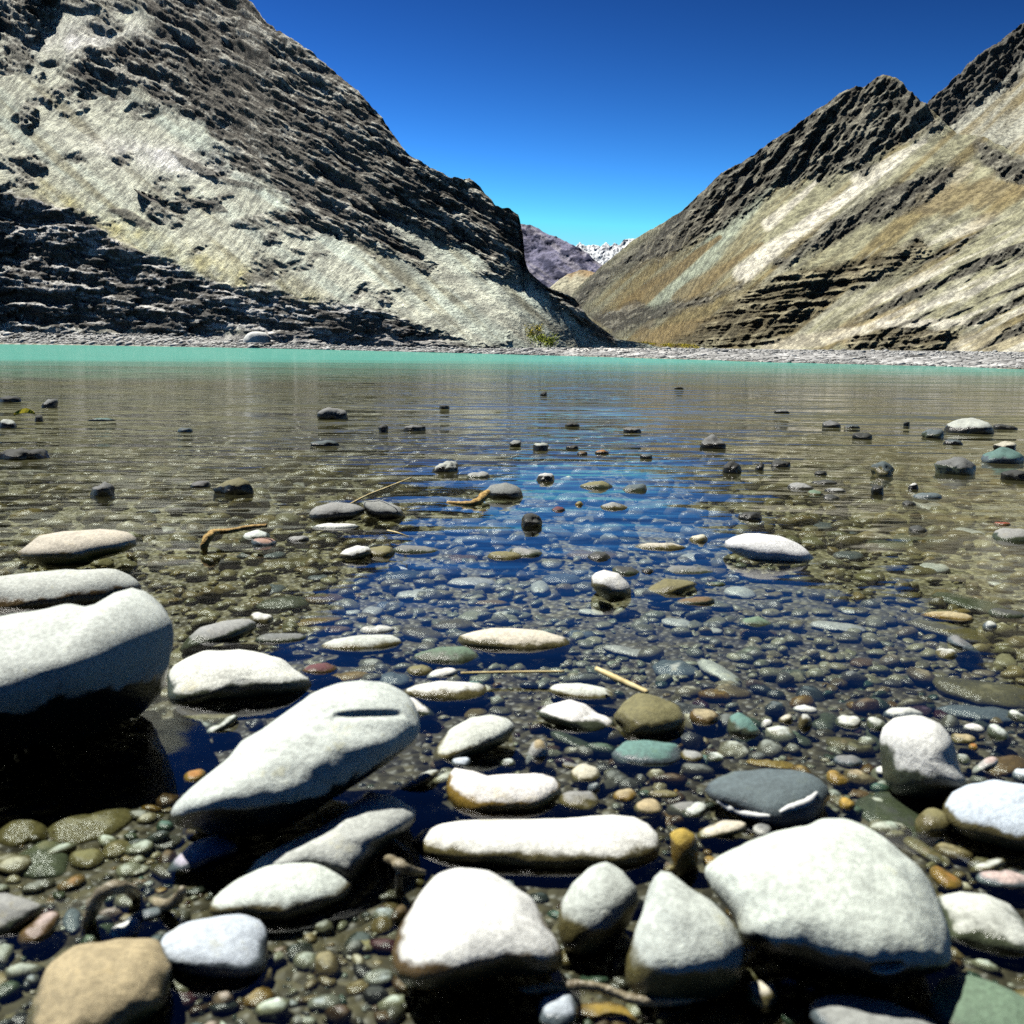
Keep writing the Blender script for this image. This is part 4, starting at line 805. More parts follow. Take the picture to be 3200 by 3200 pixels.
T_MID = [
 ('e', '5', [(668, 525), (700, 470), (760, 430), (850, 415), (930, 410), (967, 440), (920, 482), (820, 502), (720, 528)], 'grey', 'g', 'long grey stone with a pale back, right of the largest boulder'),
 ('h', 'e', [(348, 190), (380, 160), (430, 143), (480, 148), (497, 175), (460, 202), (400, 210)], 'white', 'o', 'white egg stone standing clear of the water left of the sky reflection'),
 ('e', 'e', (532, 185, 112, 86), 'olive', 'o', 'greenish olive stone right of the white egg stone'),
 ('e', 'e', [(570, 160), (620, 140), (720, 145), (800, 165), (780, 190), (700, 200), (600, 190)], 'midgrey', 'g', 'dark mottled slab ending in a point at the blue reflection'),
 ('s', 'e', [(493, 290), (550, 260), (640, 248), (730, 258), (747, 285), (660, 302), (560, 302)], 'green', 'g', 'pale green lens shaped stone in the blue shallows'),
 ('s', 'e', (625, 240, 155, 30), 'pale', 'p', 'flat pale stone just behind the pale green lens shaped stone'),
 ('s', 'e', [(-5, 395), (40, 370), (120, 358), (200, 363), (237, 400), (200, 427), (100, 434), (20, 422)], 'grey', 'g', 'grey green oval stone under water above the long grey stone'),
 ('e', 'e', (25, 465, 95, 72, 20), 'white', 'o', 'small white stone below the grey green oval stone'),
 ('s', 'e', (72, 335, 118, 52), 'purple', 's', 'purplish grey stone above the grey green oval stone'),
 ('s', 'e', (60, 187, 128, 40), 'navy', 's', 'dark blue flat stone under water below the driftwood stub'),
 ('s', 'e', (680, 357, 155, 52), 'bluewhite', 'p', 'pale oval stone under the blue reflection, centre left'),
 ('s', 'e', (495, 430, 98, 56, -8), 'grey', 'p', 'grey angular stone under the blue reflection'),
 ('s', 'e', (410, 430, 75, 26), 'white', 'p', 'small white stone left of the grey angular stone under water'),
 ('s', 'e', (640, 438, 130, 26), 'white', 'p', 'narrow white stone right of the grey angular stone under water'),
 ('s', 'e', (262, 282, 85, 32), 'slate', 's', 'small blue grey stone under water left of the pale green lens'),
 ('s', 'e', (430, 360, 66, 26), 'orange', 'y', 'small orange stone at the left edge of the sky reflection'),
 ('s', 'e', (575, 400, 115, 40), 'grey', 's', 'blue grey stone behind the grey angular stone under water'),
 ('s', 'e', [(733, 487), (790, 465), (870, 453), (942, 475), (930, 502), (850, 517), (770, 507)], 'olive', 'o', 'olive lens shaped stone with wet glints, above the big green stone'),
 ('s', 'e', (1000, 390, 205, 26), 'olive', 'y', 'long thin yellow green stone in the blue water'),
 ('s', 'e', (1065, 435, 120, 26), 'pink', 'p', 'thin pinkish white stone below the long yellow green stone'),
 ('s', 'e', (930, 302, 215, 46), 'bluewhite', 'p', 'large pale slab under the blue reflection, centre'),
 ('e', 'e', (1065, 195, 150, 58), 'olive', 'o', 'olive and white rock at the centre of the shallows'),
 ('s', 'e', (880, 205, 140, 50), 'brown', 'b', 'dark brown flat rock left of the olive and white rock'),
 ('s', 'e', (820, 255, 120, 52), 'dark', 'd', 'black wet stone below the dark brown flat rock'),
 ('s', 'e', [(68, 497), (150, 465), (250, 448), (330, 453), (420, 460), (300, 482), (160, 497)], 'olive', 'y', 'yellow green blade shaped stone behind the white sparkling stone'),
 ('s', 'e', (290, 507, 265, 38), 'maroon', 'b', 'long dark red stone in front of the yellow green blade shaped stone'),
 ('e', 'e', (520, 507, 175, 42), 'white', 'p', 'flat white stone resting on the back of the sparkling stone'),
 ('e', 'e', [(248, 582), (330, 540), (450, 522), (600, 527), (642, 562), (600, 602), (450, 617), (330, 602)], 'pale', 'o', 'wet olive stone with a white sparkling top, above the big oblong stone'),
 ('e', 'e', [(648, 632), (690, 595), (780, 573), (900, 573), (962, 610), (972, 652), (900, 672), (780, 662), (690, 652)], 'green', 'g', 'big dark green stone with a white fleck at the edge of the blue water'),
 ('e', 'e', [(188, 682), (230, 650), (300, 643), (352, 665), (342, 697), (260, 707)], 'maroon', 'b', 'maroon wet stone behind the big oblong stone'),
 ('s', 'e', (375, 710, 260, 50, -4), 'ochre', 'y', 'ochre stone along the top of the big oblong stone'),
 ('s', 'e', (590, 720, 130, 74), 'slate', 's', 'slate blue stone right behind the big oblong stone'),
 ('s', 'e', (490, 672, 220, 44, -5), 'midgrey', 'o', 'grey olive slab behind the ochre stone'),
 ('e', 'e', (700, 682, 120, 58), 'olive', 'o', 'olive pebble between the big green stone and the flat white rock'),
 ('e', 'e', (795, 692, 150, 46, -12), 'white', 'p', 'white sparkling pebble on the flat white rock'),
 ('e', 'e', (110, 545, 240, 58), 'midgrey', 'g', 'dark grey stone with glints right of the white faceted stone'),
 ('s', 'e', (710, 525, 190, 62, 12), 'tan', 'o', 'tan arched stone left of the cream mottled rock'),
 ('s', 'e', (300, 375, 190, 46), 'brown', 'b', 'brown stone right of the grey green oval stone'),
 ('s', 'e', (170, 225, 300, 60), 'olive', 'o', 'broad olive slab below the dark blue flat stone'),
 ('e', '0', [(1412, 2003), (1460, 1981), (1533, 1964), (1600, 1964), (1700, 1970), (1790, 2000), (1800, 2022), (1750, 2052), (1660, 2060), (1560, 2047), (1480, 2032)], 'cream', 'o', 'cream and olive mottled rock at the centre, left of the purple stone'),
 ('h', '6', [(773, 130), (820, 100), (870, 84), (930, 80), (1010, 88), (1080, 113), (1122, 150), (1142, 177), (1060, 192), (980, 197), (900, 190), (840, 167)], (.84, .85, .83), (.7, .71, .68), 'brilliant white domed stone standing alone in the shallows'),
 ('h', 'f', [(338, 270), (390, 248), (450, 258), (492, 300), (512, 350), (470, 378), (420, 387), (370, 352), (338, 320)], 'white', 'o', 'white wedge rock in the blue water below the small black pyramid'),
 ('e', 'f', (490, 260, 125, 52, 10), 'dark', 'g', 'dark stone at the back of the white wedge rock'),
 ('e', 'f', [(553, 352), (610, 310), (650, 283), (720, 288), (792, 300), (740, 342), (690, 372), (630, 388), (580, 372)], 'olive', 'o', 'olive rock with glints right of the white wedge rock'),
 ('e', 'f', (782, 386, 200, 46, -6), 'brown', 'g', 'dark brown stone with a pale tip below the olive rock'),
 ('e', 'f', [(618, 267), (690, 230), (800, 233), (892, 260), (820, 277), (700, 277)], 'midgrey', 'g', 'long dark and white stone behind the olive rock'),
 ('e', 'f', (580, 256, 56, 32), 'dark', 'd', 'small black stone between the white wedge rock and the long dark stone'),
 ('e', 'f', (865, 310, 102, 26), 'green', 'g', 'thin dark green stone right of the olive rock'),
 ('e', 'f', (373, 200, 98, 66), 'dark', 'd', 'small black pyramid stone on a yellow slab'),
 ('s', 'f', (345, 190, 260, 56), 'tan', 'y', 'yellow slab under the small black pyramid stone'),
 ('e', 'f', [(943, 492), (990, 455), (1050, 443), (1112, 470), (1120, 502), (1020, 504)], 'green', 'g', 'mossy green hump in the blue water right of centre'),
 ('s', 'f', (1050, 522, 170, 44), 'maroon', 'b', 'dark red stone under the mossy green hump'),
 ('s', 'f', (297, 526, 118, 44), 'purple', 's', 'bright purple stone right of the cream mottled rock'),
 ('s', 'f', [(593, 662), (640, 633), (720, 633), (792, 665), (802, 692), (740, 722), (660, 722), (610, 702)], 'white', 's', 'white stone with a purple underside in the blue shallows'),
 ('s', 'f', (890, 692, 215, 66, 26), 'pale', 'p', 'pale slab right of the white and purple stone'),
 ('s', 'f', (500, 602, 240, 48, 8), 'pink', 'p', 'pinkish tan slab left of the white and purple stone'),
 ('e', 'f', [(500, 152), (560, 135), (680, 130), (770, 150), (720, 170), (600, 178), (520, 172)], 'cream', 'o', 'flat tan slab with a dark edge left of the brilliant white stone'),
 ('e', 'f', (797, 127, 84, 62), 'cream', 'o', 'cream knob at the end of the flat tan slab'),
 ('s', 'f', (490, 122, 100, 28), 'green', 'g', 'small green stone behind the flat tan slab'),
 ('s', 'f', (775, 198, 135, 48), 'bluewhite', 'p', 'pale bluish stone under water below the cream knob'),
 ('s', 'f', (975, 347, 140, 58, 5), 'bluewhite', 'p', 'pale bluish slab under water below the brilliant white stone'),
 ('s', 'f', (972, 277, 110, 26), 'pale', 'p', 'narrow pale stone right below the brilliant white stone'),
 ('s', 'f', (342, 430, 118, 32, 6), 'white', 'p', 'small white stone under water below the white wedge rock'),
 ('s', 'f', (455, 430, 76, 26), 'white', 'p', 'tiny white stone right of another under the white wedge rock'),
 ('s', 'f', (710, 478, 170, 44, 8), 'bluewhite', 'p', 'pale slab under water below the dark brown stone'),
 ('s', 'f', (845, 510, 118, 34), 'pale', 'p', 'pale stone under water left of the mossy green hump'),
 ('s', 'f', (215, 290, 180, 56), 'bluewhite', 's', 'large bluish slab under water left of the white wedge rock'),
 ('s', 'f', (120, 325, 90, 60), 'pale', 'p', 'pale round stone under water at the centre'),
 ('e', 'f', (55, 185, 150, 62), 'grey', 'g', 'dark and white rock at the centre beside the blue reflection'),
 ('s', 'g', (510, 145, 190, 52), 'pale', 'g', 'pale round disc under water, right of the brilliant white stone'),
 ('s', 'g', (640, 125, 225, 72, 4), 'mint', 'g', 'mottled pale green slab behind the pale round disc'),
 ('e', 'g', (640, 82, 82, 52), 'dark', 'd', 'black pyramid stone on the mottled pale green slab'),
 ('s', 'g', (215, 63, 155, 48), 'navy', 's', 'dark blue flat stone under water behind the brilliant white stone'),
 ('s', 'g', (345, 90, 90, 20), 'navy', 's', 'thin dark blue stone next to the dark blue flat stone'),
 ('s', 'g', (345, 188, 140, 46), 'slate', 's', 'dark slate cluster right of the brilliant white stone'),
 ('s', 'g', (715, 242, 120, 50), 'cream', 'p', 'cream stone under water below the mottled pale green slab'),
 ('s', 'g', (865, 88, 130, 34, 8), 'mint', 'p', 'pale mint stone under water near the right edge'),
 ('e', 'g', (1000, 55, 75, 24), 'red', 'b', 'small red stone near the right edge'),
 ('e', 'g', (1050, 118, 165, 92), 'grey', 'g', 'grey green rock with a dark side at the right edge'),
 ('s', 'g', (985, 312, 110, 22, 10), 'white', 'p', 'thin white sliver under water near the right edge'),
 ('s', 'g', (300, 492, 245, 46, 3), 'bluewhite', 'p', 'long bluish white slab at the edge of the sky reflection'),
 ('s', 'g', (368, 426, 95, 30), 'cream', 'p', 'small cream stone above the long bluish white slab'),
 ('s', 'g', (405, 645, 110, 48), 'olive', 'b', 'olive brown stone in the dark gravel right of centre'),
 ('s', 'g', (130, 690, 185, 32), 'mint', 'g', 'long pale green stone in the blue shallows right of centre'),
 ('e', 'g', [(645, 455), (700, 432), (770, 420), (850, 425), (875, 455), (840, 475), (740, 472)], 'tan', 'y', 'tan oval stone lying on the olive slab at right'),
 ('s', 'g', [(560, 480), (650, 468), (760, 470), (900, 500), (975, 540), (920, 562), (780, 552), (640, 520)], 'olive', 'o', 'broad olive slab under the tan oval stone'),
 ('s', 'g', (870, 400, 370, 66, 10), 'grey', 'g', 'long grey green slab above the tan oval stone'),
 ('e', 'g', [(760, 545), (800, 525), (860, 560), (915, 600), (905, 622), (850, 605), (780, 575)], 'midgrey', 's', 'dark slanting stone with a white edge on the olive slab'),
 ('s', 'g', [(692, 725), (850, 720), (1110, 720), (1110, 830), (900, 835), (760, 800), (720, 765)], 'olive', 'o', 'long olive slab under water at the right edge'),
 ('s', '6', (1770, 765, 320, 62), 'navy', 's', 'blue slab in front of the long olive slab'),
 ('e', 'g', (945, 490, 60, 46), 'pale', 's', 'small pale stone behind the olive slab at right'),
 ('e', 'g', (760, 610, 85, 56), 'pale', 'o', 'pale pebble in the dark gravel left of the slanting stone'),
 ('e', 'g', (1020, 440, 150, 52), 'dark', 'g', 'dark glinting rock at the right edge'),
]
T_FAR = [
 ('f', 'a', (65, 98, 115, 42), 'dark', 'd', 'flat black rock breaking the water at the far left edge'),
 ('f', 'a', [(215, 155), (260, 120), (300, 90), (345, 100), (360, 140), (330, 158)], 'midgrey', 'd', 'speckled rock with a point, right of the flat black rock at left'),
 ('f', 'a', (238, 215, 50, 46), 'dark', 'd', 'black lump right of the yellow leaf'),
 ('f', 'a', (45, 245, 100, 62), 'pale', 'd', 'mottled white rock at the left edge below the yellow leaf'),
 ('f', 'a', [(-10, 415), (60, 385), (130, 370), (200, 388), (290, 393), (308, 430), (292, 467), (150, 472), (-10, 457)], 'dark', 'd', 'long black rock at the left edge of the water'),
 ('s', 'a', (80, 487, 195, 42), 'pale', 'p', 'mottled white stone in front of the long black rock'),
 ('s', 'a', (210, 542, 185, 52, 6), 'mint', 'p', 'pale sunken slab below the long black rock'),
 ('f', 'a', [(480, 655), (560, 625), (630, 590), (680, 630), (700, 668), (600, 690)], 'midgrey', 'd', 'pointed rock with a white flank, left of centre'),
 ('s', 'a', (720, 683, 240, 16), 'purple', 'd', 'thin dark purple stone at the foot of the pointed rock'),
 ('f', 'a', [(1240, 680), (1280, 620), (1360, 580), (1450, 563), (1510, 588), (1542, 630), (1500, 662), (1380, 680)], 'olive', 'd', 'rounded olive rock with a black hollow side, left of centre'),
 ('s', 'a', (1380, 682, 255, 46), 'green', 'g', 'dark green stone in front of the olive rock with the hollow side'),
 ('f', 'a', (1205, 605, 118, 40), 'midgrey', 'd', 'flat black and white rock left of the olive rock with the hollow side'),
 ('s', 'a', (1820, 615, 140, 42), 'white', 'p', 'small pale oval stone left of the stacked flat stones'),
 ('s', 'a', (1560, 712, 145, 34), 'navy', 's', 'small dark blue stone below the dark green stone'),
 ('s', 'a', (930, 772, 95, 32), 'purple', 's', 'small dark purple stone alone in the murky water'),
 ('f', 'a', (1120, 280, 82, 32), 'slate', 's', 'small blue black stone far out, left of centre'),
 ('s', 'a', (870, 290, 118, 24), 'pale', 'p', 'narrow pale stone left of the small blue black stone'),
 ('f', 'a', (620, 216, 190, 22), 'teal', 's', 'long low teal stone far out on the left'),
 ('s', 'a', (770, 890, 240, 62), 'mint', 'p', 'pale sunken slab behind the broad cream slab'),
 ('s', 'a', (985, 887, 165, 44), 'pale', 'p', 'pale sunken stone left of the driftwood stub'),
 ('e', 'a', [(1440, 960), (1480, 900), (1560, 878), (1620, 905), (1640, 950), (1560, 975)], 'mint', 'g', 'greenish white angular stone under the driftwood stub'),
 ('e', 'a', (1600, 968, 160, 76, 8), (.42, .26, .20), 's', 'reddish white stone right of the driftwood stub'),
 ('s', 'a', (1560, 1037, 265, 56), 'navy', 's', 'dark blue slab below the reddish white stone'),
 ('e', 'a', (1800, 945, 140, 56), 'grey', 'd', 'black and white stone right of the reddish white stone'),
 ('f', 'b', (150, 106, 84, 40), 'grey', 'd', 'speckled white rock far out, left of centre'),
 ('f', 'b', (532, 80, 34, 18), 'dark', 'd', 'tiny black rock far out at the left side of the blue band'),
 ('f', 'b', (325, 156, 36, 30), 'dark', 'd', 'small black pointed rock right of the speckled white rock'),
 ('f', 'b', (425, 151, 86, 24), 'midgrey', 'd', 'low speckled rock right of the small black pointed rock'),
 ('f', 'b', (120, 206, 86, 20), 'slate', 'd', 'low dark stone below the speckled white rock'),
 ('f', 'b', (540, 285, 90, 44), 'pale', 'd', 'white mottled rock in the middle of the water'),
 ('e', 'b', (650, 320, 86, 42), 'grey', 'g', 'grey green rounded stone right of the white mottled rock'),
 ('h', 'b', [(663, 375), (690, 345), (740, 336), (790, 353), (807, 382), (780, 402), (700, 397)], 'midgrey', 'd', 'dark round boulder beside the ochre wood at the centre'),
 ('f', 'b', (880, 320, 60, 32), 'white', 'd', 'small white rock in the blue reflection'),
 ('f', 'b', (835, 467, 78, 50), 'dark', 'd', 'black rock with a white fleck in the blue reflection'),
 ('f', 'b', (865, 216, 48, 36), 'pale', 'd', 'small mottled white rock beyond the small white rock'),
 ('f', 'b', (775, 206, 46, 24), 'grey', 'd', 'small grey rock left of the small mottled white rock'),
 ('f', 'b', (970, 140, 48, 18), 'dark', 'd', 'low dark rock in the blue band at the centre'),
 ('f', 'b', (875, 36, 22, 20), 'dark', 'd', 'farthest tiny black rock near the turquoise water'),
 ('h', 'b', [(70, 450), (90, 420), (150, 403), (230, 408), (272, 430), (240, 462), (150, 477), (90, 472)], 'grey', 'd', 'upper stone of the flat stack that the reed leans on, on its left'),
 ('h', 'b', [(250, 400), (310, 393), (380, 420), (407, 457), (330, 472), (270, 452)], 'grey', 'd', 'dark layered stone at the right of the flat stack'),
 ('e', 'b', (160, 489, 185, 26), 'white', 'p', 'flat white stone at the bottom of the flat stack'),
 ('s', 'b', (400, 380, 225, 26, -3), 'slate', 's', 'long slate blade behind the flat stack'),
 ('s', 'b', (610, 500, 0.1 + 240, 40), 'bluewhite', 's', 'large pale slab under the blue reflection, near the flat stack'),
 ('e', 'c', [(133, 440), (190, 420), (250, 413), (297, 435), (307, 460), (250, 477), (180, 467)], 'olive', 'g', 'mottled olive rock in the blue reflection'),
 ('e', 'c', [(313, 465), (360, 430), (430, 423), (444, 460), (440, 492), (380, 492)], 'slate', 'g', 'dark green faceted rock right of the mottled olive rock'),
 ('e', 'c', (300, 532, 135, 50), 'grey', 'o', 'grey stone with a yellow left end below the mottled olive rock'),
 ('e', 'c', (150, 520, 42, 36), 'olive', 'y', 'small yellow green pebble left of the grey stone with a yellow end'),
 ('e', 'c', (60, 541, 72, 36), 'maroon', 'd', 'dark wine red stone left of the small yellow green pebble'),
 ('s', 'c', (35, 482, 80, 40), 'maroon', 's', 'purple red stone under water right of the dark round boulder'),
 ('f', 'c', [(668, 262), (680, 235), (720, 223), (770, 250), (827, 268), (760, 282), (680, 287)], 'midgrey', 'd', 'dark mottled rock with a long low tail, right of centre'),
 ('f', 'c', (375, 201, 70, 26), 'midgrey', 'd', 'low mottled rock in the brown reflection at the centre'),
 ('f', 'c', (120, 272, 52, 18), 'dark', 'd', 'tiny dark rock beside the small mottled white rock'),
 ('f', 'c', (160, 296, 44, 22), 'brown', 'd', 'tiny brown rock below the tiny dark rock'),
 ('f', 'c', (252, 292, 60, 20), 'orange', 'd', 'tiny rust coloured rock right of the tiny brown rock'),
 ('f', 'c', [(723, 382), (760, 350), (800, 333), (842, 350), (842, 387), (760, 392)], 'dark', 'd', 'black peaked rock right of centre, below the one with the long tail'),
 ('f', 'c', (920, 356, 42, 38), 'dark', 'd', 'small black stub right of the black peaked rock'),
 ('f', 'c', (1010, 343, 74, 26), 'dark', 'd', 'low black stone right of the small black stub'),
 ('s', 'c', (815, 502, 105, 34), 'cream', 'p', 'cream flat stone below the black peaked rock'),
 ('f', 'c', (880, 566, 84, 34), 'dark', 'd', 'low black and white stone above the brilliant white stone'),
 ('f', 'c', (440, 311, 48, 24), 'slate', 'd', 'small slate stone at the edge of the right reflection'),
 ('f', 'c', (575, 18, 42, 12), 'dark', 'd', 'far flat black rock near the turquoise water, right of centre'),
 ('s', 'c', (535, 416, 40, 26), 'mint', 'p', 'tiny pale green stone right of the dark green faceted rock'),
 ('f', 'd', [(763, 217), (770, 175), (800, 158), (870, 150), (930, 163), (952, 185), (977, 212), (900, 224), (800, 224)], 'pale', 'd', 'large speckled black and white boulder far out on the right'),
 ('f', 'd', (703, 214, 82, 52), 'slate', 'g', 'round dark green rock left of the large speckled boulder'),
 ('f', 'd', (1010, 185, 80, 24), 'dark', 'd', 'flat dark rock right of the large speckled boulder'),
 ('f', 'd', (1015, 266, 96, 44), 'cream', 'd', 'pale speckled rock behind the teal rock at right'),
 ('f', 'd', (1000, 316, 145, 58), 'teal', 's', 'teal green rock at the right edge of the water'),
 ('f', 'd', (1045, 392, 135, 50), 'dark', 'd', 'black glinting rock at the right edge below the teal rock'),
 ('f', 'd', [(663, 367), (720, 340), (790, 316), (840, 318), (864, 360), (857, 397), (800, 397), (700, 382)], 'midgrey', 'g', 'sloping dark green rock at right'),
 ('f', 'd', [(398, 387), (440, 345), (490, 333), (527, 355), (527, 397), (480, 407), (420, 402)], 'slate', 'o', 'blue grey block with a white top at right'),
 ('f', 'd', [(303, 232), (370, 212), (440, 210), (447, 242), (380, 242)], 'dark', 'd', 'dark wedge shaped rock pointing left, far out at right'),
 ('f', 'd', (270, 176, 68, 30), 'midgrey', 'd', 'speckled small rock beyond the dark wedge shaped rock'),
 ('f', 'd', (355, 183, 54, 16), 'slate', 'd', 'tiny low rock right of the speckled small rock'),
 ('f', 'd', (590, 173, 28, 22), 'dark', 'd', 'tiny round black rock left of the large speckled boulder'),
 ('f', 'd', (60, 119, 74, 20), 'midgrey', 'd', 'farthest low speckled rock right of centre'),
 ('e', 'd', (140, 450, 118, 58), 'grey', 'd', 'mottled stone at the left of the cluster above the brilliant white stone'),
 ('e', 'd', (200, 474, 66, 44), 'green', 'o', 'green round stone in the middle of the cluster'),
 ('e', 'd', (285, 460, 96, 34), 'grey', 'd', 'pale edged stone at the right of the cluster'),
 ('e', 'd', (270, 491, 84, 38), 'dark', 'd', 'black glinting stone at the front of the cluster'),
 ('e', 'd', (240, 426, 125, 34), 'dark', 'd', 'low dark stone at the back of the cluster'),
 ('s', 'd', (405, 435, 125, 36), 'mint', 'g', 'pale greenish sunken stone right of the cluster'),
 ('f', 'd', (465, 456, 52, 48), 'dark', 'd', 'dark knob right of the pale greenish sunken stone'),
 ('f', 'd', (620, 438, 38, 32), 'white', 'd', 'tiny white rock between the knob and the sloping dark green rock'),
 ('e', 'd', (675, 486, 132, 44, -4), 'slate', 's', 'dark slate slab at right in front of the sloping dark green rock'),
 ('s', 'd', (690, 527, 135, 54, 14), 'pale', 'p', 'pale sunken stone in front of the dark slate slab'),
 ('e', 'd', (600, 517, 66, 36), 'dark', 'd', 'small black stone left of the dark slate slab'),
 ('f', 'd', (55, 343, 74, 28), 'dark', 'd', 'low black rock left of the cluster'),
 ('f', 'd', (222, 381, 54, 20), 'dark', 'd', 'tiny low black rock left of the blue grey block'),
 ('s', 'd', (305, 386, 118, 30), 'bluewhite', 'p', 'pale bluish stone left of the blue grey block'),
 ('f', 'd', (790, 250, 66, 28), 'slate', 'd', 'low dark rock below the large speckled boulder'),
]
LAID = {}
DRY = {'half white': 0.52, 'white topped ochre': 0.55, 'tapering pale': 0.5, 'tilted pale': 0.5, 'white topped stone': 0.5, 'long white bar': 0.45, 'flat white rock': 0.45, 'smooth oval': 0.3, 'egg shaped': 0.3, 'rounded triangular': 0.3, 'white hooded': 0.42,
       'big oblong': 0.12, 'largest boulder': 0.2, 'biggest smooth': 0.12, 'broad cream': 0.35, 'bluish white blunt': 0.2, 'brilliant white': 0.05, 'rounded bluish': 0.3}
for tbl, grp in ((T_NEAR, NEAR), (T_MID, MIDW), (T_FAR, FARW)):
    for mode, crop, shp, tint, wet, label in tbl:
        un = (-0.12, 0.5) if label.startswith('largest boulder') else (-0.62, 0.0) if label.startswith('big oblong') else (-0.82, 0.0) if mode == 'h' and grp == NEAR else None
        gr = [(1250, 788, 1515, 796, 12, .009), (1170, 1090, 1260, 1095, 8, .006)] if label.startswith('big oblong') else [(1335, 800, 1440, 775, 11, .010)] if label.startswith('biggest smooth') else None
        dr = next((v_ for k_, v_ in DRY.items() if label.startswith(k_)), None)
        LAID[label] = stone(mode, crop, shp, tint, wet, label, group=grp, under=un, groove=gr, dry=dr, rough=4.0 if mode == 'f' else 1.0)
def rim(o, crop, pts, rad_px, mat):
    from mathutils.bvhtree import BVHTree
    bv = BVHTree.FromPolygons([v.co[:] for v in o.data.vertices], [p.vertices[:] for p in o.data.polygons]); ox, oy, s_ = CROPS[crop]; W = []
    for x, y in pts:
        d = rays(np.array(ox + x * s_), np.array(oy + y * s_)); hit = bv.ray_cast(Vector(CAM) - o.location, Vector(d).normalized())
        if hit[0] is not None: W.append(np.array(hit[0]))
    R = [rad_px * s_ * np.linalg.norm(w_ + np.array(o.location) - CAM) / (3200 * FN) for w_ in W]; R[0] *= .4; R[-1] *= .4
    V, F = tube(W, R, seed=3)
    me = bpy.data.meshes.new('quartz_rim'); me.from_pydata(V.tolist(), [], F); me.polygons.foreach_set('use_smooth', np.ones(len(me.polygons), bool)); me.materials.append(mat)
    q = bpy.data.objects.new('quartz_rim', me); COL.objects.link(q); q.parent = o; q['label'] = 'white quartz edge'
N_TRACED = len(SEEN)
M_QUARTZ = plain_material('quartz', (.55, .58, .55), (.75, .77, .74), 60, .5, .4, .004)
sl = next(o_ for l_, o_ in LAID.items() if l_.startswith('dark slate oval'))
rim(sl, '8', [(775, 245), (815, 268), (865, 288), (920, 300), (975, 303)], 13, M_QUARTZ); rim(sl, '8', [(1010, 288), (1050, 272), (1080, 262), (1120, 245), (1150, 215)], 14, M_QUARTZ)
# ------------------------------------------------------------------ loose pebbles between the stones (more than anyone could count)
def pebble_shapes():
    out = []
    import bmesh
    for k in range(10):
        bm = bmesh.new(); bmesh.ops.create_icosphere(bm, subdivisions=2 if k < 4 else 2, radius=1.0)
        v = np.array([x.co[:] for x in bm.verts]); f = np.array([[q.index for q in p.verts] for p in bm.faces]); bm.free()
        v = v * (1 + (0.38 + 0.05 * k) * fbm3(v + k * 7.3, 0.9, 2, k))[:, None]
        out.append((v, f))
    return out
def pebbles():
    shapes = pebble_shapes(); V, Fc, Cc = [], [], []; n0 = 0
    names = ['pale', 'mint', 'cream', 'grey', 'midgrey', 'slate', 'olive', 'tan', 'green', 'brown', 'ochre', 'dark', 'maroon', 'pink', 'bluewhite', 'white', 'purple', 'teal']
    wts = np.array([8, 6, 7, 12, 12, 9, 12, 11, 6, 7, 4, 4, 2.5, 3, 4, 3, 2, 3]); wts = wts / wts.sum()
    big = [(a, b, c, d) for a, b, c, d in SEEN if c - a > 70 and b > 2000]
    big = np.array(big)
    rs = np.random.RandomState(5)
    jobs = []
    def batch(n, y0, y1, s0, s1, p=1.6):
        for _ in range(n):
            px, py = rs.uniform(-150, 3350), rs.uniform(y0, y1); w = s0 + (s1 - s0) * rs.rand() ** p
            jobs.append((px, py, w))
    batch(2300, 2080, 3330, 18, 70, 1.9); batch(900, 2120, 3300, 50, 112, 1.3)
    batch(2600, 2050, 3330, 12, 34, 1.2)
    batch(2300, 1680, 2150, 14, 75, 1.5)
    batch(1500, 1420, 1720, 18, 95, 1.3)
    batch(500, 1330, 1450, 20, 100, 1.3)
    for px, py, w in jobs:
        hid = ((big[:, 0] + 14 < px) & (big[:, 2] - 14 > px) & (big[:, 1] + 10 < py) & (big[:, 3] - 16 > py)).any()
        if hid and rs.rand() < 0.75: continue
        P = on_height(np.array(px), np.array(py), np.array(-0.03)); zb = float(bed_z(P[0], P[1])); P = on_height(np.array(px), np.array(py), np.array(zb))
        dist = float(np.dot(P - CAM, F_)); r = w * dist / (3200 * FN) / 2
        r = min(r, 0.05)
        v, f = shapes[rs.randint(10)]
        s = np.array((1, rs.uniform(.55, .95), rs.uniform(.35, .62))) * r
        a = rs.uniform(0, 6.28); q = v * s; ti = rs.normal(0, .18)
        q = np.stack([q[:, 0], q[:, 1] * math.cos(ti) - q[:, 2] * math.sin(ti), q[:, 1] * math.sin(ti) + q[:, 2] * math.cos(ti)], 1)
        q = np.stack([q[:, 0] * math.cos(a) - q[:, 1] * math.sin(a), q[:, 0] * math.sin(a) + q[:, 1] * math.cos(a), q[:, 2]], 1)
        q = q + P + np.array((0, 0, s[2] * rs.uniform(.2, .8)))
        V.append(q); Fc.append(f + n0); n0 += len(q)
        col = np.array(TINT[names[rs.choice(len(names), p=wts)]]) * rs.uniform(.65, 1.1)
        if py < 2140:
            mid = math.exp(-((px - 1800) / (250 + (py - 1450) * 1.1)) ** 2) if py > 1450 else 0  # widening wedge: bluish white pebbles paint in the bright sky reflection
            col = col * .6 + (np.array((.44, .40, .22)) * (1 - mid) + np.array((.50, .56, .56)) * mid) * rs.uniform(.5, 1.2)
        Cc.append(np.repeat(col[None], len(q), 0))
    o = mesh_obj('pebbles', np.concatenate(V), np.concatenate(Fc), M_PEBBLE, colors=np.concatenate(Cc))
    tag(o, 'countless small wet pebbles covering the river bed between the stones', 'pebbles', kind='stuff')
pebbles()

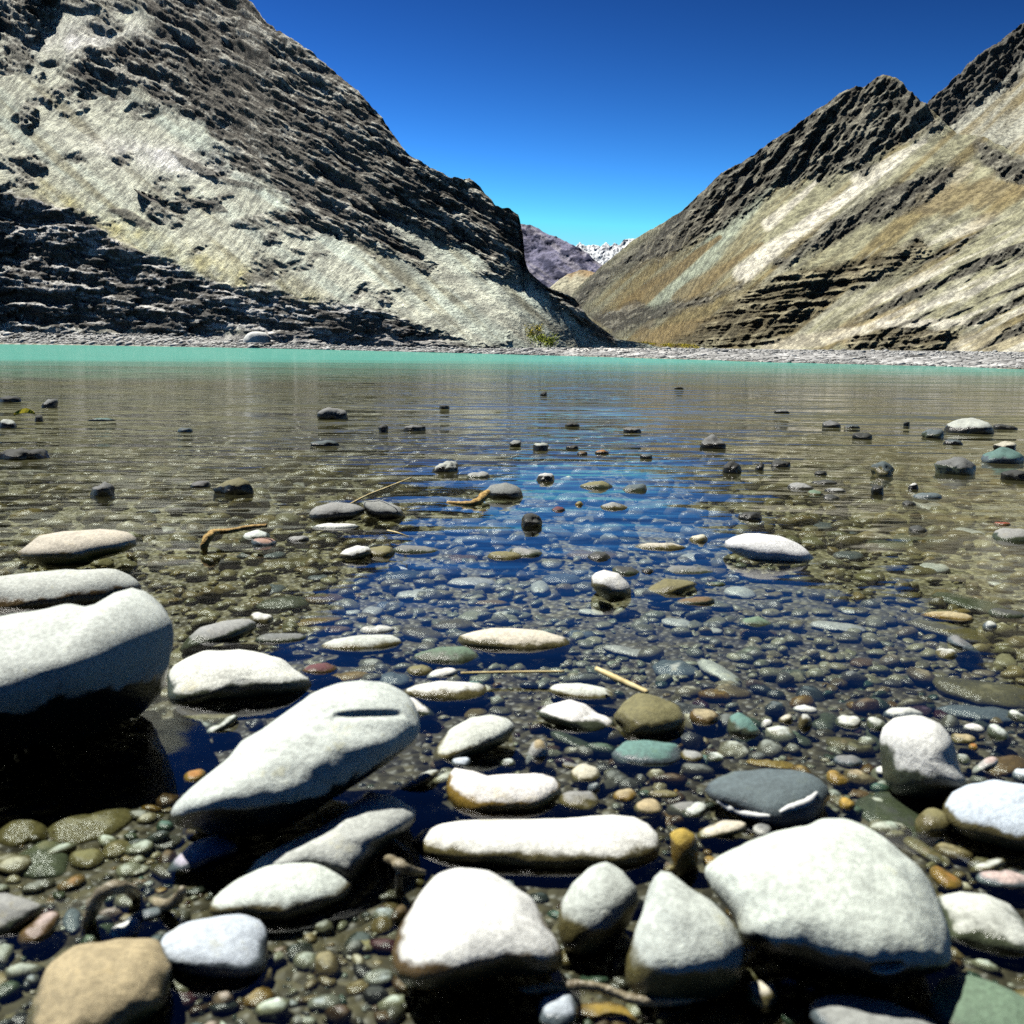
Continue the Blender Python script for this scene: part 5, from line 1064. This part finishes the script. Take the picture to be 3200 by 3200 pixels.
# ------------------------------------------------------------------ driftwood, straws, leaf
def wood(name, label, cat, crop, pts, zs, rad_px, mat, group=None):
    ox, oy, s = CROPS[crop]
    W = [on_height(np.array(ox + x * s), np.array(oy + y * s), np.array(z)) for (x, y), z in zip(pts, zs)]
    R = [r * s * float(np.dot(w - CAM, F_)) / (3200 * FN) for r, w in zip(rad_px, W)]
    V, F = tube(W, R, seed=len(pts))
    me = bpy.data.meshes.new(name); b = W[0]; me.from_pydata((V - b).tolist(), [], F); me.polygons.foreach_set('use_smooth', np.ones(len(me.polygons), bool)); me.materials.append(mat)
    o = bpy.data.objects.new(name, me); COL.objects.link(o); o.location = Vector(b)
    return tag(o, label, cat, group)
M_STRAW = plain_material('straw', (.55, .42, .16), (.72, .62, .34), 60, .55, .2, .002)
M_OCHRE = plain_material('ochre_wood', (.22, .12, .03), (.52, .36, .13), 70, .7, .9, .008)
M_ROOT = plain_material('wet_root', (.09, .07, .035), (.34, .30, .20), 60, .4, .9, .008, .5)
wood('reed', 'thin dry reed leaning up from the flat stack of stones', 'reed', 'b', [(212, 410), (270, 380), (340, 352), (422, 319)], [.03, .05, .07, .105], [3.5, 3.2, 2.8, 2], M_STRAW)
dw = wood('driftwood_stub', 'ochre driftwood stub with a bent root end lying on the shallow stones', 'driftwood', 'a', [(1612, 855), (1500, 865), (1400, 885), (1310, 893)], [.035, .03, .025, .02], [11, 13, 15, 17], M_OCHRE)
nb_ = wood('bent_root', None, None, 'a', [(1320, 893), (1285, 900), (1250, 935), (1235, 980), (1240, 1020)], [.022, .03, .024, .01, -.012], [16, 22, 26, 24, 14], M_OCHRE)
nb_.parent = dw; nb_.location = nb_.location - dw.location
wood('driftwood_stick', 'yellow flat stick lying on the pale stone at the centre', 'stick', '6', [(318, 592), (380, 622), (440, 650), (512, 682)], [.03, .028, .024, .02], [9, 12, 12, 9], M_STRAW)
wood('straw', 'long thin straw floating left of the yellow flat stick', 'straw', '5', [(1740, 608), (1850, 606), (1960, 604), (2130, 602)], [.012, .011, .011, .012], [4.5, 5, 5, 4], M_STRAW)
wood('ochre_wood', 'ochre piece of wood against the dark round boulder', 'driftwood', 'b', [(545, 404), (600, 408), (640, 405), (668, 385), (682, 368)], [.0, .003, .006, .014, .02], [5, 8, 12, 16, 9], M_OCHRE)
wood('curved_twig', 'thin curved twig at the left edge of the blue reflection', 'twig', 'b', [(340, 500), (375, 508), (412, 522)], [.012, .012, .004], [3, 3, 2], M_STRAW)
wood('arched_root', 'pale arched root standing in the gravel at lower left', 'root', '7', [(322, 775), (340, 680), (370, 610), (420, 575), (480, 575), (520, 610)], [-.02, .005, .022, .03, .022, -.01], [22, 25, 27, 27, 24, 18], M_ROOT, 'roots among the near stones')
wood('curled_root', 'short curled root right of the pale arched root', 'root', '7', [(575, 620), (620, 640), (665, 620), (690, 580)], [-.005, .004, .012, .03], [16, 22, 22, 14], M_ROOT, 'roots among the near stones')
fk = wood('forked_root', 'small forked root left of the half brown block', 'root', '7', [(1425, 470), (1470, 465), (1510, 490), (1560, 510), (1600, 515)], [-.01, .015, .022, .015, -.005], [12, 17, 22, 17, 10], M_ROOT, 'roots among the near stones')
pr = wood('prong', None, None, '7', [(1512, 490), (1505, 540), (1497, 620)], [.02, .01, -.02], [17, 15, 11], M_ROOT); pr.parent = fk; pr.location = pr.location - fk.location
wood('thin_root', 'long brown root lying in the gravel along the bottom', 'root', '8', [(-80, 985), (60, 960), (170, 948), (260, 940), (350, 955), (450, 990), (570, 1003), (700, 988), (880, 965)], [-.01, .0, .006, .012, .008, .004, .004, .002, -.01], [14, 17, 18, 19, 18, 17, 17, 16, 12], M_ROOT, 'roots among the near stones')
def leaf():
    M = plain_material('yellow_leaf', (.62, .55, .02), (.75, .62, .05), 50, .5, .1, .002)
    p = on_height(np.array(80.0), np.array(1310.0), np.array(.02)); n = 9; V = []
    for i in range(n):
        t = i / (n - 1); w = 0.034 * math.sin(math.pi * min(t * 1.02 + .02, 1)) ** .8
        for sgn, dz in ((-1, .012), (0, 0), (1, .014)):
            V.append(((t - .5) * .10, sgn * w * .6, .018 + dz + .02 * math.sin(t * 2.5)))
    F = []
    for i in range(n - 1):
        for k in range(2): a = i * 3 + k; F.append((a, a + 3, a + 4, a + 1))
    me = bpy.data.meshes.new('leaf'); me.from_pydata(V, [], F); me.materials.append(M); o = bpy.data.objects.new('leaf', me); COL.objects.link(o)
    sol = o.modifiers.new('thickness', 'SOLIDIFY'); sol.thickness = .0015
    o.location = Vector(p); o.rotation_euler = (.5, 0.05, .1)
    tag(o, 'bright yellow leaf resting on the rocks at the far left', 'leaf')
leaf()

# ------------------------------------------------------------------ far bank: shrubs, white boulder, toothed outcrop
def surface_at(px, py):
    PX, PY, P = GL
    i = np.argmin((PX - px) ** 2 + (PY - py) ** 2); return P.reshape(-1, 3)[i]
M_LEAF = [plain_material('willow_leaves', (.45, .38, .02), (.75, .62, .05), 3, .7, 0, .01), plain_material('green_leaves', (.25, .33, .02), (.45, .50, .04), 3, .7, 0, .01)]
M_TWIG = plain_material('shrub_stem', (.10, .07, .04), (.18, .13, .07), 8, .9)
def shrub(px, py, w, h, r, kind, label):
    """px, py: foot in the photograph; w, h: size there"""
    rs = np.random.RandomState(int(px) + int(py)); b = at_range(np.array(float(px)), np.array(float(py)), np.array(float(r)))
    k = r / 3290; W, Hh = w * k * 0.65, h * k * 1.25
    e = bpy.data.objects.new('shrub', None); COL.objects.link(e); e.location = Vector(b); tag(e, label, 'shrub', 'shrubs on the far beach')
    V, F = [], []; n = int(260 + w * 9)
    cl = [(rs.uniform(-.75, .75), rs.uniform(-.6, .6), rs.uniform(.3, .8), rs.uniform(.25, .5)) for _ in range(12)]
    for i in range(n):
        c = cl[rs.randint(12)]; d = rs.normal(size=3); d /= np.linalg.norm(d); rad = c[3] * rs.rand() ** .4
        p = np.array(((c[0] + d[0] * rad) * W, (c[1] + d[1] * rad) * W, max(.03, c[2] + d[2] * rad * .8) * Hh))
        s = (.045 + .04 * rs.rand()) * (W + Hh) * .5; a = rs.normal(size=3); a /= np.linalg.norm(a); bb = np.cross(a, rs.normal(size=3)); bb /= np.linalg.norm(bb)
        m = len(V); V += [p - a * s, p + bb * s * .45, p + a * s, p - bb * s * .45]; F.append((m, m + 1, m + 2, m + 3))
    o = mesh_obj('foliage', np.array(V), np.array(F), M_LEAF[kind], e, smooth=False)
    for i in range(5):
        a = rs.uniform(0, 6.28); q = [(0, 0, -.1 * Hh), (math.cos(a) * W * .2, math.sin(a) * W * .2, .3 * Hh), (math.cos(a) * W * .55, math.sin(a) * W * .5, .75 * Hh)]
        V2, F2 = tube(q, [.035 * W, .025 * W, .01 * W], 6, i); me = bpy.data.meshes.new('stem'); me.from_pydata(V2.tolist(), [], F2); me.materials.append(M_TWIG)
        so = bpy.data.objects.new('stem', me); COL.objects.link(so); so.parent = e
for a in [(1672, 1062, 50, 40, 66, 0, 'yellow shrub at the upper left of the beach thicket'), (1706, 1070, 56, 44, 72, 0, 'yellow brown shrub in the middle of the beach thicket'),
          (1745, 1072, 52, 44, 80, 0, 'golden shrub at the right end of the beach thicket'), (1690, 1082, 54, 34, 60, 1, 'bright green shrub at the front of the beach thicket'),
          (1718, 1092, 44, 40, 58, 1, 'lowest green shrub of the thicket, by the white sand'), (1768, 1076, 34, 30, 88, 0, 'small golden bush beside the thicket'),
          (1816, 1074, 36, 16, 100, 1, 'low dark green bush on the white sand'), (1838, 1074, 26, 18, 102, 0, 'low yellow bush next to the dark green one on the sand'),
          (2015, 1079, 60, 9, 150, 0, 'low yellow hedge of bushes right of the white sand'), (2110, 1086, 70, 10, 140, 0, 'long low yellow bush at the foot of the right mountain'),
          (2160, 1092, 44, 13, 128, 0, 'rightmost low yellow bush before the gravel bar')]:
    shrub(*a)
def shore_rocks():
    import bmesh
    sh = []
    for k in range(6):
        bm = bmesh.new(); bmesh.ops.create_icosphere(bm, subdivisions=1, radius=1.0)
        v_ = np.array([x.co[:] for x in bm.verts]); f_ = np.array([[q.index for q in p.verts] for p in bm.faces]); bm.free()
        sh.append((v_ * (1 + .35 * fbm3(v_ + k * 3.7, 1.1, 2, k))[:, None], f_))
    rs = np.random.RandomState(3); V, Fc, Cc = [], [], []; n0 = 0
    for i in range(9000):
        px = rs.uniform(-300, 3500); rs0 = float(itp(px, SHORE)); t_ = rs.uniform(-.6, 1) ** 2 * (14 if px < 1700 else 40) * (1 if rs.rand() < .9 else -.04)
        d = rays(np.array(px), np.array(1080.0)); a = math.atan2(d[0], d[1]); R2 = rs0 + t_; x, y = R2 * math.sin(a), R2 * math.cos(a)
        z = float(ground_z(np.array(x), np.array(y))[0]); sz = R2 / 3290 * rs.uniform(1.5, 5.5 if px < 1700 else 3.8) * (1 + 1.5 * (rs.rand() < .04))
        v_, f_ = sh[rs.randint(6)]; q = v_ * np.array((rs.uniform(.8, 1.5), rs.uniform(.7, 1.2), rs.uniform(.5, .9))) * sz
        V.append(q + np.array((x, y, z + .1 * sz))); Fc.append(f_ + n0); n0 += len(q); g = rs.uniform(.12, .62)
        Cc.append(np.repeat(np.array((g, g, g * .95))[None], len(q), 0))
    t = NT('shore_rock'); at = t.n('ShaderNodeAttribute', attribute_name='tint'); t.bsdf(at.outputs[0], .9, None, .1)
    o = mesh_obj('shore_gravel', np.concatenate(V), np.concatenate(Fc), t.m, smooth=False, colors=np.concatenate(Cc))
    tag(o, 'countless cobbles strewn along the waterline of the far bank', 'gravel', kind='stuff')
shore_rocks()
def boulder():
    b = at_range(np.array(803.0), np.array(1056.0), np.array(84.0)); k = 84 / 3290
    n, m = 40, 18; th = np.linspace(0, math.pi / 2, m)[:, None]; ph = np.linspace(0, 2 * math.pi, n + 1)[:-1]
    V = np.stack([np.sin(th) ** .8 * np.cos(ph) * 42 * k, np.sin(th) ** .8 * np.sin(ph) * 34 * k, np.cos(th) * np.ones_like(ph) * 34 * k], -1).reshape(-1, 3)
    V = V * (1 + .09 * fbm3(V, 1.1, 3, 5))[:, None]; V[:, 2] -= .35
    o = mesh_obj('white_boulder', V, grid_faces(m, n, True), plain_material('white_rock', (.55, .57, .53), (.72, .73, .70), 2.5, .9, .5, .1))
    o.location = Vector(b); tag(o, 'smooth white boulder at the foot of the left crags by the far shore', 'boulder')
boulder()
def outcrop():
    PTS = [(418, 588), (434, 597), (436, 605), (441, 605), (442, 597), (456, 603), (456, 613), (462, 613), (463, 605), (477, 611), (479, 619), (485, 619), (487, 609), (499, 614), (500, 624), (514, 628), (516, 640), (524, 668), (505, 655), (470, 628), (440, 608)]
    r = [float(np.hypot(*surface_at(a_, b_)[:2])) - 0.9 for a_, b_ in PTS]; r = np.convolve(np.pad(r, 3, mode='wrap'), np.ones(7) / 7, 'valid')
    fr = np.array([at_range(np.array(float(x)), np.array(float(y)), np.array(q)) for (x, y), q in zip(PTS, r)]); out = fr[0] * 0; n = len(PTS)
    d = rays(np.array(470.0), np.array(625.0)); d[2] = 0; d /= np.linalg.norm(d)
    bk = fr + d * 2.6 + np.array((0, 0, .15)); V = np.concatenate([fr, bk]); b = V.mean(0)
    F = [tuple(range(n)), tuple(range(2 * n - 1, n - 1, -1))] + [((i + 1) % n, i, n + i, n + (i + 1) % n) for i in range(n)]
    me = bpy.data.meshes.new('toothed_outcrop'); me.from_pydata((V - b).tolist(), [], F); me.materials.append(plain_material('dark_outcrop', (.05, .045, .04), (.16, .15, .13), 1.2, .95, .8, .3))
    o = bpy.data.objects.new('toothed_outcrop', me); COL.objects.link(o); o.location = Vector(b)
    tag(o, 'small dark outcrop with four square teeth on the left scree slope', 'rock')
outcrop()
